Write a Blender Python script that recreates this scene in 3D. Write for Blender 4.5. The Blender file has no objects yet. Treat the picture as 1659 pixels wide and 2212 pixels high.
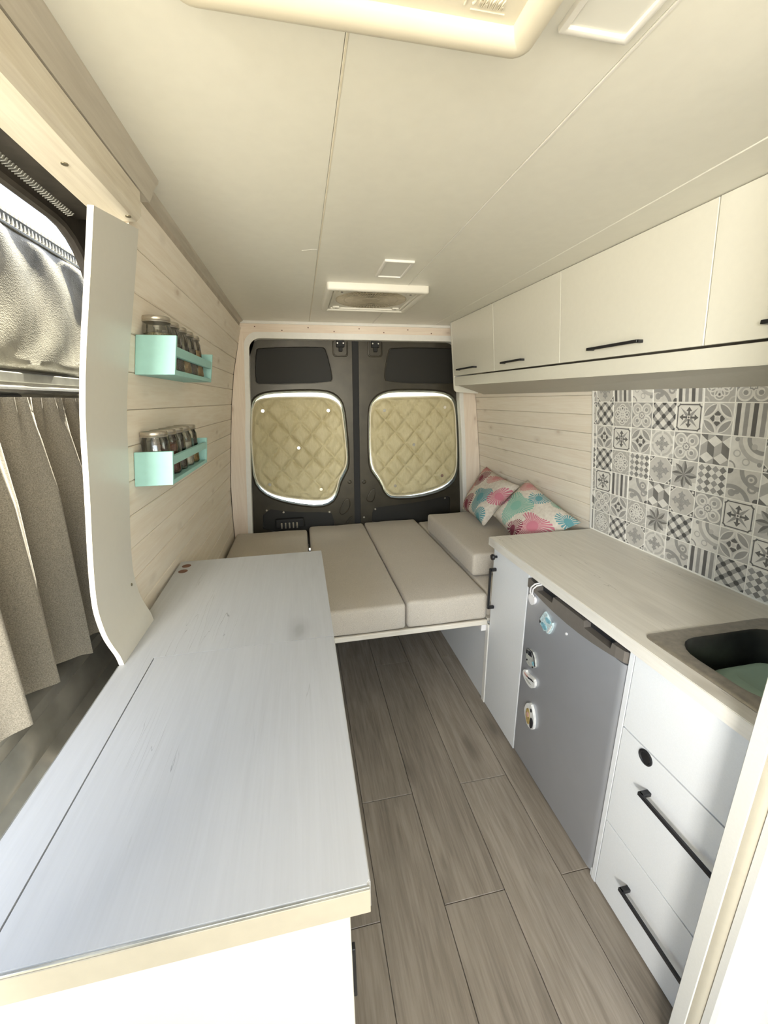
import bpy, bmesh, math, random
from mathutils import Vector, Matrix
random.seed(7)
S = bpy.context.scene
COL = S.collection
PI = math.pi

# ------------------------------------------------------------------ camera
cam_d = bpy.data.cameras.new('camera')
cam = bpy.data.objects.new('camera', cam_d)
COL.objects.link(cam)
S.camera = cam
cam_d.sensor_fit = 'HORIZONTAL'
cam_d.sensor_width = 36.0
cam_d.lens = 869.67 / 1659.0 * 36.0
cam_d.clip_start = 0.02
_p, _y, _r = [math.radians(a) for a in (-15.5411, 11.3399, -0.6353)]
_fw = Vector((math.sin(_y)*math.cos(_p), math.cos(_y)*math.cos(_p), math.sin(_p)))
_r0 = Vector((math.cos(_y), -math.sin(_y), 0))
_u0 = _r0.cross(_fw)
_rt = math.cos(_r)*_r0 + math.sin(_r)*_u0
_up = -math.sin(_r)*_r0 + math.cos(_r)*_u0
cam.matrix_world = Matrix(((_rt.x, _up.x, -_fw.x, 0), (_rt.y, _up.y, -_fw.y, 0), (_rt.z, _up.z, -_fw.z, 1.5191), (0, 0, 0, 1)))

# ------------------------------------------------------------------ world, sun, exposure
W = bpy.data.worlds.new('world'); S.world = W
W.use_nodes = True
_nt = W.node_tree
_sky = _nt.nodes.new('ShaderNodeTexSky')
_sky.sky_type = 'NISHITA'
_sky.sun_disc = False
_sky.sun_elevation = math.radians(52)
_sky.sun_rotation = math.radians(20)
_sky.air_density = 1.0
_sky.dust_density = 2.0
_bg = _nt.nodes['Background']
_bg.inputs['Strength'].default_value = 0.25
_wb = _nt.nodes.new('ShaderNodeMix'); _wb.data_type = 'RGBA'; _wb.blend_type = 'MULTIPLY'; _wb.inputs[0].default_value = 1.0
_wb.inputs[7].default_value = (1.0, 1.02, .99, 1)      # the phone's warm white balance, the same over the whole sky
_nt.links.new(_sky.outputs[0], _wb.inputs[6]); _nt.links.new(_wb.outputs[2], _bg.inputs['Color'])

sun_d = bpy.data.lights.new('sun', 'SUN')
sun = bpy.data.objects.new('sun', sun_d); COL.objects.link(sun)
sun_d.energy = 14.0
sun_d.angle = math.radians(0.6)
sun_d.color = (1.0, 0.94, 0.77)
SUN_TRAVEL = Vector((-0.065, -0.52, -0.85))
sun.rotation_euler = SUN_TRAVEL.to_track_quat('-Z', 'Y').to_euler()
sun.location = (2, 6, 9)

def fill_light(name, loc, aim, sx, sy, power, col):
    d = bpy.data.lights.new(name, 'AREA'); d.shape = 'RECTANGLE'; d.size = sx; d.size_y = sy; d.energy = power; d.color = col
    o = bpy.data.objects.new(name, d); COL.objects.link(o); o.location = loc
    o.rotation_euler = (Vector(aim) - Vector(loc)).to_track_quat('-Z', 'Y').to_euler()
fill_light('cab_window_fill', (-.95, -1.50, 1.62), (1.3, 1.9, 1.2), .75, .60, 44, (1.0, .97, .89))     # added fill at the unseen cab side window, brightens the right and rear
fill_light('windscreen_fill', (.43, -2.2, 1.75), (.43, 2.6, 1.2), 1.5, .75, 8, (1.0, .98, .94))      # added fill at the unseen windscreen, brightens the interior from ahead

S.view_settings.view_transform = 'Standard'
S.view_settings.look = 'None'
S.view_settings.gamma = 1.0
S.view_settings.use_curve_mapping = False
S.view_settings.exposure = 1.63

# ------------------------------------------------------------------ node helpers
class E:
    """a value in a node tree: arithmetic on it adds Math nodes"""
    def __init__(s, nt, v): s.nt = nt; s.v = v
    def _m(s, op, *a, clamp=False):
        n = s.nt.nodes.new('ShaderNodeMath'); n.operation = op; n.use_clamp = clamp
        for i, x in enumerate((s,) + a):
            x = x.v if isinstance(x, E) else x
            if isinstance(x, (int, float)): n.inputs[i].default_value = x
            else: s.nt.links.new(x, n.inputs[i])
        return E(s.nt, n.outputs[0])
    def __add__(s, o): return s._m('ADD', o)
    __radd__ = __add__
    def __sub__(s, o): return s._m('SUBTRACT', o)
    def __rsub__(s, o): return (s*-1) + o
    def __mul__(s, o): return s._m('MULTIPLY', o)
    __rmul__ = __mul__
    def __truediv__(s, o): return s._m('DIVIDE', o)
    def abs(s): return s._m('ABSOLUTE')
    def lt(s, o): return s._m('LESS_THAN', o)
    def gt(s, o): return s._m('GREATER_THAN', o)
    def min(s, o): return s._m('MINIMUM', o)
    def max(s, o): return s._m('MAXIMUM', o)
    def sin(s): return s._m('SINE')
    def cos(s): return s._m('COSINE')
    def sqrt(s): return s._m('SQRT')
    def atan2(s, o): return s._m('ARCTAN2', o)
    def fract(s): return s._m('FRACT')
    def floor(s): return s._m('FLOOR')
    def pow(s, o): return s._m('POWER', o)
    def ping(s, o): return s._m('PINGPONG', o)
    def inv(s): return 1 - s

class Mat:
    def __init__(s, name, color=(.8, .8, .8), rough=.5, metal=0., spec=.5, coat=0.):
        s.m = bpy.data.materials.new(name); s.m.use_nodes = True
        s.nt = s.m.node_tree
        s.b = s.nt.nodes['Principled BSDF']
        s.set(color=color, rough=rough, metal=metal, spec=spec, coat=coat)
        s.m.diffuse_color = (*color[:3], 1)
    def set(s, color=None, rough=None, metal=None, spec=None, coat=None):
        I = s.b.inputs
        if color is not None: I['Base Color'].default_value = (*color[:3], 1)
        if rough is not None: I['Roughness'].default_value = rough
        if metal is not None: I['Metallic'].default_value = metal
        if spec is not None: I['Specular IOR Level'].default_value = spec
        if coat is not None: I['Coat Weight'].default_value = coat
    def node(s, t, **k):
        n = s.nt.nodes.new(t)
        for a, v in k.items(): setattr(n, a, v)
        return n
    def link(s, a, b): s.nt.links.new(a.v if isinstance(a, E) else a, b)
    def coord(s, kind='Object', scale=(1, 1, 1), loc=(0, 0, 0)):
        t = s.node('ShaderNodeTexCoord'); m = s.node('ShaderNodeMapping')
        s.link(t.outputs[kind], m.inputs['Vector'])
        m.inputs['Scale'].default_value = scale; m.inputs['Location'].default_value = loc
        return m.outputs[0]
    def noise(s, vec, scale=5, detail=3, rough=.5, dist=0.):
        n = s.node('ShaderNodeTexNoise')
        n.inputs['Scale'].default_value = scale; n.inputs['Detail'].default_value = detail
        n.inputs['Roughness'].default_value = rough; n.inputs['Distortion'].default_value = dist
        s.link(vec, n.inputs['Vector']); return E(s.nt, n.outputs['Fac'])
    def voronoi(s, vec, scale=5, feature='F1'):
        n = s.node('ShaderNodeTexVoronoi', feature=feature)
        n.inputs['Scale'].default_value = scale; s.link(vec, n.inputs['Vector'])
        return E(s.nt, n.outputs['Distance'])
    def ramp(s, fac, stops):
        n = s.node('ShaderNodeValToRGB'); s.link(fac, n.inputs[0])
        e = n.color_ramp.elements
        while len(e) < len(stops): e.new(.5)
        for q, (p, c) in zip(e, stops): q.position = p; q.color = (*c[:3], 1)
        return n.outputs[0]
    def smooth(s, e, a, b):
        n = s.node('ShaderNodeMapRange', interpolation_type='SMOOTHSTEP')
        s.link(e, n.inputs[0]); n.inputs[1].default_value = a; n.inputs[2].default_value = b
        return E(s.nt, n.outputs[0])
    def mix(s, fac, a, b, mode='MIX'):
        n = s.node('ShaderNodeMix', data_type='RGBA', blend_type=mode)
        for x, i in ((fac, 0), (a, 6), (b, 7)):
            x = x.v if isinstance(x, E) else x
            if isinstance(x, (int, float)): n.inputs[i].default_value = x
            elif isinstance(x, tuple): n.inputs[i].default_value = (*x[:3], 1)
            else: s.link(x, n.inputs[i])
        return n.outputs[2]
    def color(s, c): s.link(c, s.b.inputs['Base Color'])
    def rough(s, r): s.link(r, s.b.inputs['Roughness'])
    def bump(s, h, strength=.2, dist=.002):
        n = s.node('ShaderNodeBump'); n.inputs['Strength'].default_value = strength
        n.inputs['Distance'].default_value = dist
        s.link(h, n.inputs['Height']); s.link(n.outputs[0], s.b.inputs['Normal'])
    def rnd(s):
        return E(s.nt, s.node('ShaderNodeObjectInfo').outputs['Random'])

M = {}
def simple(name, c, rough=.5, metal=0., spec=.5, coat=0., nscale=0, namp=.06, bump=0.):
    m = Mat(name, c, rough, metal, spec, coat)
    if nscale:
        n = m.noise(m.coord(), nscale, 4)
        lo = tuple(x*(1-namp) for x in c); hi = tuple(min(1, x*(1+namp)) for x in c)
        m.color(m.ramp(n, [(.3, lo), (.7, hi)]))
        if bump: m.bump(n, bump, .001)
    M[name] = m.m
    return m

simple('laminate_ceiling', (.86, .84, .755), .38, nscale=30, namp=.015, bump=.03)
simple('hatch_cream', (.80, .74, .60), .42, nscale=14, namp=.02)
simple('vent_cream', (.80, .77, .68), .42, nscale=14, namp=.02)
simple('grille_tan', (.50, .44, .33), .6, nscale=40, namp=.1)
simple('melamine_white', (.76, .775, .79), .38, nscale=300, namp=.02, bump=.06)
simple('jamb_white', (.66, .645, .59), .35, nscale=60, namp=.01)
simple('gloss_white', (.80, .78, .69), .22, nscale=60, namp=.01, bump=.015)
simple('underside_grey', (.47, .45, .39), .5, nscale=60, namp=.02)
simple('jamb_edge_dimmed', (.66, .62, .54), .5)  # pale edge facing forward, colour darkened to offset the light there
simple('end_white_dimmed', (.60, .58, .53), .4, nscale=60, namp=.01)  # white panel, its colour darkened to offset the strong front light
simple('partition_white_dimmed', (.60, .585, .54), .45, nscale=200, namp=.02, bump=.03)  # darkened copy of white, keeps the front light from blowing it out
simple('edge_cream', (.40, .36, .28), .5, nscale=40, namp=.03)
simple('white_edge', (.84, .82, .77), .5, nscale=40, namp=.02)
simple('black_metal', (.012, .012, .014), .4, nscale=60, namp=.2)
simple('black_gap', (.01, .01, .01), .9)
simple('mint_paint', (.33, .59, .55), .55, nscale=50, namp=.03, bump=.06)
simple('fridge_silver', (.45, .465, .50), .40, .55, nscale=9, namp=.02)
simple('fridge_handle', (.19, .17, .15), .42, .3, nscale=60, namp=.04)
simple('fridge_dark', (.02, .02, .022), .5)
simple('steel', (.42, .39, .35), .33, .9, nscale=70, namp=.12, bump=.04)
simple('steel_dark', (.13, .13, .12), .35, .8, nscale=30, namp=.1)
simple('lid_metal', (.50, .46, .40), .3, .95, nscale=30, namp=.1)
simple('green_tub', (.32, .46, .39), .5, nscale=10, namp=.05)
simple('rubber_brown', (.05, .043, .035), .75, nscale=25, namp=.25, bump=.2)
simple('rubber_black', (.012, .012, .012), .7)
simple('screw_metal', (.25, .22, .15), .4, .9)
simple('snap_metal', (.80, .78, .72), .2, .9)
simple('plastic_white', (.82, .80, .80), .4, nscale=20, namp=.02)
simple('silver_trim', (.70, .70, .66), .15, .9, nscale=30, namp=.1)
simple('grout', (.88, .86, .80), .8, nscale=80, namp=.04)
simple('plug_brown', (.16, .07, .04), .6, nscale=40, namp=.2)
simple('backing', (.50, .44, .36), .9, nscale=20, namp=.1)
simple('body_outer', (.16, .17, .17), .3, .3)
m = simple('door_paint', (.054, .047, .034), .33, .35, nscale=12, namp=.15)
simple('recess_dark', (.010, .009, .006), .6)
m = simple('slide_metal', (.35, .34, .30), .2, .55, nscale=7, namp=.3, bump=.05)
simple('tape_grey', (.33, .33, .30), .3, .4, nscale=20, namp=.2)

def wood(name, light, dark, axis='Y', grain=1., knot=None, knot_scale=2.2, rough=.55, amp=1., tint=.0, bump=.12, crack=None):
    """bleached or oiled boards, grain along the axis"""
    m = Mat(name, light, rough)
    ia = 'XYZ'.index(axis)
    def sc(a, b): return tuple(b if i == ia else a for i in range(3))
    rnd = m.rnd()
    base = m.coord('Object')
    add = m.node('ShaderNodeVectorMath', operation='ADD')
    cmb = m.node('ShaderNodeCombineXYZ')
    for i in range(3): m.link(rnd*(17.3+5.1*i), cmb.inputs[i])
    m.link(base, add.inputs[0]); m.link(cmb.outputs[0], add.inputs[1])
    def mapped(s):
        mp = m.node('ShaderNodeMapping'); m.link(add.outputs[0], mp.inputs['Vector'])
        mp.inputs['Scale'].default_value = s; return mp.outputs[0]
    fine = m.noise(mapped(sc(70*grain, 3.0)), 2.2, 4, .6, .3)
    broad = m.noise(mapped(sc(14*grain, 1.1)), 1.6, 3, .55, 1.2)
    g = fine*.55 + broad*.6
    c = m.ramp(g, [(.38, dark), (.70, light)])
    if amp < 1: c = m.mix(amp, light, c)
    if knot:
        d = m.voronoi(mapped(sc(4.5, 2.0)), knot_scale)
        w = m.noise(mapped(sc(9, 6)), 3, 2)
        k = m.smooth(d + w*.05, .13, .055)
        ring = m.smooth(d + w*.05, .24, .12)
        c = m.mix(ring*.35, c, tuple(x*.80 for x in dark))
        c = m.mix(k*.5, c, knot)
    if crack:
        v = m.noise(mapped(sc(16, .85)), 2.4, 2, .45, .6)
        line = m.smooth((v - .5).abs(), .006, .0)
        msk = m.smooth(m.noise(mapped(sc(3, 1.2)), 2.0, 1), .56, .66)
        c = m.mix(line*msk*.75, c, crack)
    if tint:
        c = m.mix(1.0, c, m.ramp(rnd, [(0, (1-tint,)*3), (1, (1, 1, 1))]), 'MULTIPLY')
    m.color(c)
    if bump: m.bump(fine, bump, .0015)
    M[name] = m.m
    return m
wood('pine_white', (.93, .86, .75), (.85, .755, .63), 'Y', 1., (.55, .42, .30), 2.0, .55, tint=.06)
wood('pine_trim_x', (.88, .77, .65), (.78, .65, .53), 'X', 1., (.45, .30, .2), 2.0, .55)
wood('pine_trim_z', (.88, .77, .65), (.78, .65, .53), 'Z', 1., (.45, .30, .2), 2.0, .55)
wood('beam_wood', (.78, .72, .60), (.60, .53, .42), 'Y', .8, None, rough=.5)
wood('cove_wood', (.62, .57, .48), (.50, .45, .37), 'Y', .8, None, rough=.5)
wood('counter_left_dimmed', (.50, .505, .51), (.42, .423, .425), 'Y', 1.3, (.29, .285, .28), 1.1, .5, crack=(.16, .155, .15), bump=.06, amp=.5)  # same wood as the right worktop, darkened and cooled against the door light
wood('counter_right_lifted', (.78, .745, .68), (.68, .645, .58), 'Y', .9, (.45, .41, .35), .9, .42, crack=(.30, .27, .23), bump=.06)  # same wood as the left worktop, brightness and warmth lifted in the colour
wood('floor_oak', (.335, .29, .24), (.165, .138, .108), 'Y', .8, (.12, .10, .08), 1.0, .48, tint=.16, bump=.14, amp=.85)
wood('board_white', (.80, .76, .68), (.68, .62, .52), 'X', 1., (.5, .42, .32), 1.6, .55)

def fabric(name, lo, hi, scale=1700):
    m = Mat(name, hi, .95, spec=.15)
    v = m.coord()
    n = m.noise(v, scale*.35, 3, .65); n2 = m.noise(v, 6, 2)
    c = m.ramp(n, [(.32, lo), (.68, hi)])
    c = m.mix(n2*.18, c, tuple(x*.75 for x in lo)); m.color(c)
    m.bump(n, .35, .0015)
    m.b.inputs['Sheen Weight'].default_value = .15
    M[name] = m.m
fabric('cushion_fabric', (.42, .375, .315), (.74, .68, .595))
fabric('curtain_fabric', (.14, .125, .10), (.32, .29, .235), 1300)
# insulation mat: grained leatherette in silver-grey
m = Mat('mat_silver', (.40, .39, .33), .5, .05)
v = m.coord(); n = m.voronoi(v, 260); n2 = m.noise(v, 5, 4, .6, 1.)
m.color(m.ramp(n2, [(.3, (.17, .165, .135)), (.7, (.42, .40, .33))])); m.bump(n + n2*3., .35, .0015)
M['mat_silver'] = m.m
# quilted cover
m = Mat('quilt_cloth', (.62, .55, .35), .62, spec=.3)
v = m.coord(scale=(1, 1, .35)); n = m.noise(v, 60, 4, .6, .8); n2 = m.noise(m.coord(), 5, 2)
m.color(m.ramp(n*.5+n2*.5, [(.3, (.50, .435, .255)), (.7, (.66, .585, .375))])); m.bump(n, .5, .004)
M['quilt_cloth'] = m.m
# clear glass for jars: thin wall, mostly see-through
def glass(name, tint=(1, 1, 1), base=.06):
    mm = bpy.data.materials.new(name); mm.use_nodes = True; nt = mm.node_tree; nt.nodes.clear()
    o = nt.nodes.new('ShaderNodeOutputMaterial'); mx = nt.nodes.new('ShaderNodeMixShader')
    t = nt.nodes.new('ShaderNodeBsdfTransparent'); g = nt.nodes.new('ShaderNodeBsdfGlossy')
    lw = nt.nodes.new('ShaderNodeLayerWeight'); lw.inputs[0].default_value = .35
    ad = nt.nodes.new('ShaderNodeMath'); ad.operation = 'ADD'; ad.inputs[1].default_value = base; ad.use_clamp = True
    t.inputs[0].default_value = (*tint, 1); g.inputs['Roughness'].default_value = .04; g.inputs[0].default_value = (.9, .9, .9, 1)
    nt.links.new(lw.outputs['Fresnel'], ad.inputs[0]); nt.links.new(ad.outputs[0], mx.inputs[0])
    nt.links.new(t.outputs[0], mx.inputs[1]); nt.links.new(g.outputs[0], mx.inputs[2]); nt.links.new(mx.outputs[0], o.inputs[0])
    M[name] = mm
glass('jar_glass', (.86, .87, .84)); glass('window_glass', (.75, .80, .78))
def grains(name, a, b, scale=250):
    m = Mat(name, a, .9); v = m.voronoi(m.coord(), scale)
    m.color(m.ramp(v, [(.1, a), (.6, b)])); m.bump(v, .6, .002); M[name] = m.m
grains('spice_green', (.08, .075, .03), (.30, .26, .14)); grains('spice_rust', (.10, .03, .015), (.22, .07, .03))
grains('spice_tan', (.30, .20, .08), (.50, .36, .18)); grains('spice_dark', (.03, .025, .02), (.16, .13, .10))
grains('spice_white', (.72, .69, .62), (.80, .77, .70)); grains('spice_ochre', (.32, .19, .06), (.46, .30, .10))
simple('magnet_white', (.74, .74, .72), .4, nscale=90, namp=.08); simple('magnet_blue', (.20, .42, .50), .4, nscale=120, namp=.4)
simple('magnet_pale', (.50, .62, .64), .4, nscale=120, namp=.25)
simple('magnet_black', (.02, .02, .025), .35); simple('magnet_gold', (.45, .33, .12), .4, nscale=120, namp=.3)
simple('magnet_pink', (.62, .38, .33), .4); simple('magnet_grey', (.42, .43, .40), .4, nscale=90, namp=.2)
simple('led_diffuser', (.80, .79, .73), .5)
# ground outside
m = Mat('ground_concrete', (.60, .52, .40), .9); v = m.coord(); n = m.noise(v, 1.2, 6, .6); n2 = m.voronoi(v, 30)
m.color(m.ramp(n*.7 + n2*.4, [(.3, (.24, .215, .165)), (.7, (.34, .31, .245))])); m.bump(n2, .4, .01); M['ground_concrete'] = m.m

# ---- printed tiles: thirteen designs, flat print from the tile's own uv
LT, MD, DK, PL = (.80, .78, .73), (.37, .36, .345), (.15, .145, .14), (.56, .545, .515)
def tile_mat(name, fn):
    m = Mat(name, LT, .35)
    uv = m.node('ShaderNodeTexCoord'); sp = m.node('ShaderNodeSeparateXYZ'); m.link(uv.outputs['UV'], sp.inputs[0])
    u = E(m.nt, sp.outputs[0]); v = E(m.nt, sp.outputs[1])
    x = u*2 - 1; y = v*2 - 1
    base, layers = fn(m, u, v, x, y)
    c = base
    for mask, col in layers: c = m.mix(mask, c, col)
    n = m.noise(m.coord(), 45, 4)
    c = m.mix(1.0, c, m.ramp(n, [(.25, (.84, .84, .84)), (.75, (1., 1., 1.))]), 'MULTIPLY')
    m.color(c); M[name] = m.m
def rad(x, y): return (x*x + y*y).sqrt()
def ring(r, a, b): return r.gt(a)*r.lt(b)
def t_plaid(m, u, v, x, y):
    a = (x + y + .5).fract(); b = (x - y + .5).fract()
    la = (a-.5).abs().lt(.20); lb = (b-.5).abs().lt(.20)
    dot = rad(a-.5, b-.5).lt(.25)
    return LT, [(la.max(lb), MD), (la*lb, DK), (dot, (.09, .09, .09))]
def t_stripes(m, u, v, x, y):
    f = (u*4).fract(); k = (u*2).fract().lt(.5)
    return LT, [((f-.5).abs().lt(.27), MD), ((f-.5).abs().lt(.27)*k, DK)]
def t_checker(m, u, v, x, y):
    a = (x + y + .25).fract().lt(.5); b = (x - y + .25).fract().lt(.5)
    k = (a - b).abs()
    return LT, [(k, MD), (k*((x*2).floor()*.5).fract().gt(.2), (.24, .235, .225))]
def t_petals(m, u, v, x, y):
    ax, ay = x.abs(), y.abs(); r = rad(x, y)
    q = rad(ax - 1, ay - 1)           # arcs from the corners leave a four-point star
    big = r.lt(1.0); leaf = q.lt(.88)*r.lt(.93)
    star = q.gt(1.0)
    dia = (ax + ay).lt(.52)*(ax - ay).abs().gt(.06); blk = ax.max(ay).lt(.19)
    return PL, [(big, LT), (leaf, MD), (star, (.62, .605, .57)), (dia, DK), (blk*(ax+ay).gt(.19), LT), ((ax+ay).lt(.2), (.66, .64, .60))]
def t_compass(m, u, v, x, y):
    ax, ay = x.abs(), y.abs(); r = rad(x, y); th = y.atan2(x)
    mx = ax.max(ay)
    frame = mx.gt(.84)*mx.lt(.92)*rad(ax-.98, ay-.98).gt(.28)
    cor = ring(rad(ax-.98, ay-.98), .2, .3)*mx.lt(.95)
    mn = ax.min(ay)
    arm = mn.lt(.07)*mx.lt(.45)*mx.gt(.12)
    tip = mn.lt((.74 - mx)*.75)*mx.gt(.44)*mx.lt(.74)
    diag = (ax - ay).abs().lt((.98 - r)*.22)*r.gt(.15)*r.lt(.95)
    dot = r.lt(.07)
    return LT, [(frame.max(cor), DK), (diag, MD), (arm.max(tip).max(dot), DK)]
def t_clover(m, u, v, x, y):
    ax, ay = x.abs(), y.abs(); q = rad(ax - .47, ay - .47); r = rad(x, y)
    lobe = q.lt(.50)*rad(ax.max(ay) - 1.02, ax.min(ay)).gt(.24); l2 = q.lt(.38)
    l3 = rad(ax - .40, ay - .40).lt(.24); l4 = rad(ax - .44, ay - .44).lt(.15)
    th = y.atan2(x); w = (th*8).cos()*.03
    return MD, [(lobe, LT), (l2, PL), (l3, LT), (l4, MD), (r.lt(w + .36), LT), (r.lt(w + .29), MD), (r.lt(w + .19), LT), (r.lt(.09), MD)]
def t_quatre(m, u, v, x, y):
    ax, ay = x.abs(), y.abs(); r = rad(x, y); mx, mn = ax.max(ay), ax.min(ay)
    line = (rad(mx - .52, mn) - .34).abs().lt(.045)
    line = line.max((rad(ax - .36, ay - .36) - .26).abs().lt(.04)).max((mx + mn - .30).abs().lt(.04))
    line = line.max((rad(mx - .52, mn) - .15).abs().lt(.04)).max(mn.lt(.035)*mx.lt(.40))
    cor = (rad(ax - 1, ay - 1) - .34).abs().lt(.05)
    inn = rad(mx - .52, mn).lt(.34).max(rad(ax - .36, ay - .36).lt(.26))
    return (.50, .485, .455), [(inn, (.43, .415, .39)), (line, LT), (cor, (.64, .62, .58)), (rad(mx - .52, mn).lt(.06), DK)]
def flake(m, x, y, k=1.):
    ax, ay = x.abs()*k, y.abs()*k; mx, mn = ax.max(ay), ax.min(ay); r = rad(ax, ay)
    arm = mn.lt(.075)*mx.lt(.70)
    head = mn.lt((.84 - mx)*.55)*mx.gt(.60)*mx.lt(.84)
    bar = (mx - .56).abs().lt(.055)*mn.lt(.20)
    knob = rad(mx - .52, mn - .22).lt(.075)
    sc = ring(rad(ax - .34, ay - .34), .165, .27)*(ax + ay).lt(.80)
    return arm.max(head).max(bar).max(knob).max(sc).max(r.lt(.20))
def t_snow(m, u, v, x, y):
    ax, ay = x.abs(), y.abs()
    oct_ = (ax + ay).gt(1.45); tri = (ax + ay).gt(1.55); dot = rad(ax-.86, ay-.86).lt(.1)
    return (.60, .58, .54), [(oct_, LT), (tri, DK), (dot, LT), (flake(m, x, y), MD)]
def t_ringsnow(m, u, v, x, y):
    r = rad(x, y); ax, ay = x.abs(), y.abs()
    gap = ax.min(ay).gt(.09)
    cor = rad(ax - .95, ay - .95).lt(.28)
    return LT, [(cor, PL), (ring(r, .78, .96)*gap, PL), (r.lt(.78)*0.35, PL), (flake(m, x, y, 1.25), MD)]
def t_star(m, u, v, x, y):
    th = y.atan2(x); r = rad(x, y)
    k = th/(2*PI)*8 + .5; s = k.fract()
    ray = (s - .5).abs().lt((1.05 - r)*1.0)
    box = (((x + .5).floor() + (y + .5).floor())*.5).fract().gt(.2)
    tri = (x.abs() - y.abs()).abs().lt(.5)*r.gt(.7)
    return LT, [(box, (.60, .585, .55)), (tri*(x*y).gt(0), PL), (ray, (.40, .39, .37)), (ray*s.lt(.5), (.19, .185, .175))]
def t_cubes(m, u, v, x, y):
    Y = v*1.32 + .46; r = (Y/.75).floor(); f = Y - r*.75
    p = (u*2 + r*.5).fract(); e = (p*2 - 1).abs()
    top = f.lt(e*.25).max(f.gt(e*.25 + .5)); left = p.lt(.5)
    return (.47, .455, .43), [(left, (.20, .195, .185)), (top, LT)]
def t_rings(m, u, v, x, y):
    r = rad(x - .95, y - .95)
    sc = ring(rad(x + .55, y + .05), .16, .24); sc2 = ring(rad(x - .05, y + .55), .16, .24)
    cor = ring(rad(x + 1, y + 1), .36, .46)
    lob = rad(x + .62, y - .85).lt(.14).max(rad(x - .85, y + .62).lt(.14))
    return LT, [(ring(r, 1.25, 1.52), PL), (ring(r, .72, .98), MD), (r.lt(.72)*.4, PL), (rad(x-.45, y-.45).lt(.18), PL), (sc.max(sc2), PL), (cor, MD), (lob, MD)]
def t_scroll(m, u, v, x, y):
    a = rad(x + .95, y + .75); big = ring(rad(x - 1.0, y + .55 - 1.6), .98, 1.26)
    b2 = ring(rad(x + .05 + .6, y + 1.3), 1.0, 1.28)
    sp = ring(rad(x - .5, y - .45), .2, .36); sp2 = rad(x - .5, y - .45).lt(.1); sp3 = ring(rad(x - .62, y + .15), .15, .29)
    th = (y + .6).atan2(x + .6); leaf = rad(x + .6, y + .6).lt(.24 + 0.0).max(rad(x + .35, y + .5).lt((th*5).sin()*.07 + .2))
    cor = rad(x - .95, y + .95).lt(.22).max(rad(x + .95, y - .95).lt(.3))
    return (.68, .66, .615), [(cor, DK), (b2, MD), (big, MD), (sp.max(sp2).max(sp3), MD), (leaf, MD)]
TILES = dict(plaid=t_plaid, stripes=t_stripes, checker=t_checker, petals=t_petals, compass=t_compass, clover=t_clover, quatre=t_quatre,
             snow=t_snow, ringsnow=t_ringsnow, star=t_star, cubes=t_cubes, rings=t_rings, scroll=t_scroll)
for k, fn in TILES.items(): tile_mat('tile_'+k, fn)

# ---- pillow print: firework bursts on cream cotton (uv of the pillow)
def pillow_mat(name, bursts):
    m = Mat(name, (.66, .60, .52), .9, spec=.1)
    uv = m.node('ShaderNodeTexCoord'); sp = m.node('ShaderNodeSeparateXYZ'); m.link(uv.outputs['UV'], sp.inputs[0])
    u = E(m.nt, sp.outputs[0])*1.4; v = E(m.nt, sp.outputs[1])
    c = m.ramp(m.noise(m.coord(), 60, 3), [(.3, (.60, .54, .47)), (.7, (.72, .67, .59))])
    for (bu, bv, R, col, n, fill) in bursts:
        R = R*1.25; n = int(n*1.3)
        dx = u - bu*1.4; dy = v - bv; r = rad(dx, dy); th = dy.atan2(dx)
        ph = (th/(2*PI)*n).fract()
        jag = ((th/(2*PI)*n).floor()*12.9898).sin()*.5 + .5
        inside = r.lt(jag*(.42*R) + .60*R)
        spoke = (ph - .5).abs().lt(fill + .03 - (r/R)*.12)
        core = r.lt(R*.30)
        mask = inside*spoke.max(core)
        c = m.mix(mask*.92, c, col)
    m.color(c); m.bump(m.noise(m.coord(), 300, 3), .3, .001)
    M[name] = m.m
TEAL, MINTC, PINK, ROSE, WINE, PLUM = (.09, .30, .34), (.20, .44, .35), (.56, .17, .24), (.60, .26, .26), (.20, .015, .05), (.42, .10, .24)
pillow_mat('pillow_print_far', [(.62, .40, .27, TEAL, 30, .42), (.27, .74, .19, WINE, 22, .36), (.58, .90, .17, ROSE, 20, .38), (.26, .12, .24, WINE, 26, .36), (.06, .40, .2, ROSE, 20, .4), (.10, .98, .22, ROSE, 20, .44), (.93, .62, .2, PINK, 22, .4), (.80, .05, .2, TEAL, 24, .4)])
pillow_mat('pillow_print_near', [(.34, .40, .30, MINTC, 34, .43), (.20, .88, .18, ROSE, 22, .40), (.82, .36, .27, PINK, 30, .40), (.50, .80, .17, TEAL, 18, .34), (.60, .06, .2, WINE, 24, .33), (.03, .30, .16, PLUM, 18, .4), (.97, .85, .15, TEAL, 18, .35), (.72, .97, .12, MINTC, 16, .35)])

# ------------------------------------------------------------------ mesh helpers
def newbm(): return bmesh.new()
def box(bm, x0, x1, y0, y1, z0, z1):
    vs = [bm.verts.new((x, y, z)) for x in (x0, x1) for y in (y0, y1) for z in (z0, z1)]
    for f in ((0, 1, 3, 2), (4, 6, 7, 5), (0, 4, 5, 1), (2, 3, 7, 6), (0, 2, 6, 4), (1, 5, 7, 3)):
        bm.faces.new([vs[i] for i in f])
    return vs
def rbox(bm, x0, x1, y0, y1, z0, z1, r=.003, seg=2):
    t = newbm(); box(t, x0, x1, y0, y1, z0, z1)
    bmesh.ops.bevel(t, geom=t.edges[:], offset=r, segments=seg, affect='EDGES', profile=.5)
    merge(bm, t)
def merge(bm, t, mtx=None):
    me = bpy.data.meshes.new('tmp'); t.to_mesh(me); t.free()
    if mtx is not None: me.transform(mtx)
    bm.from_mesh(me); bpy.data.meshes.remove(me)
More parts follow.
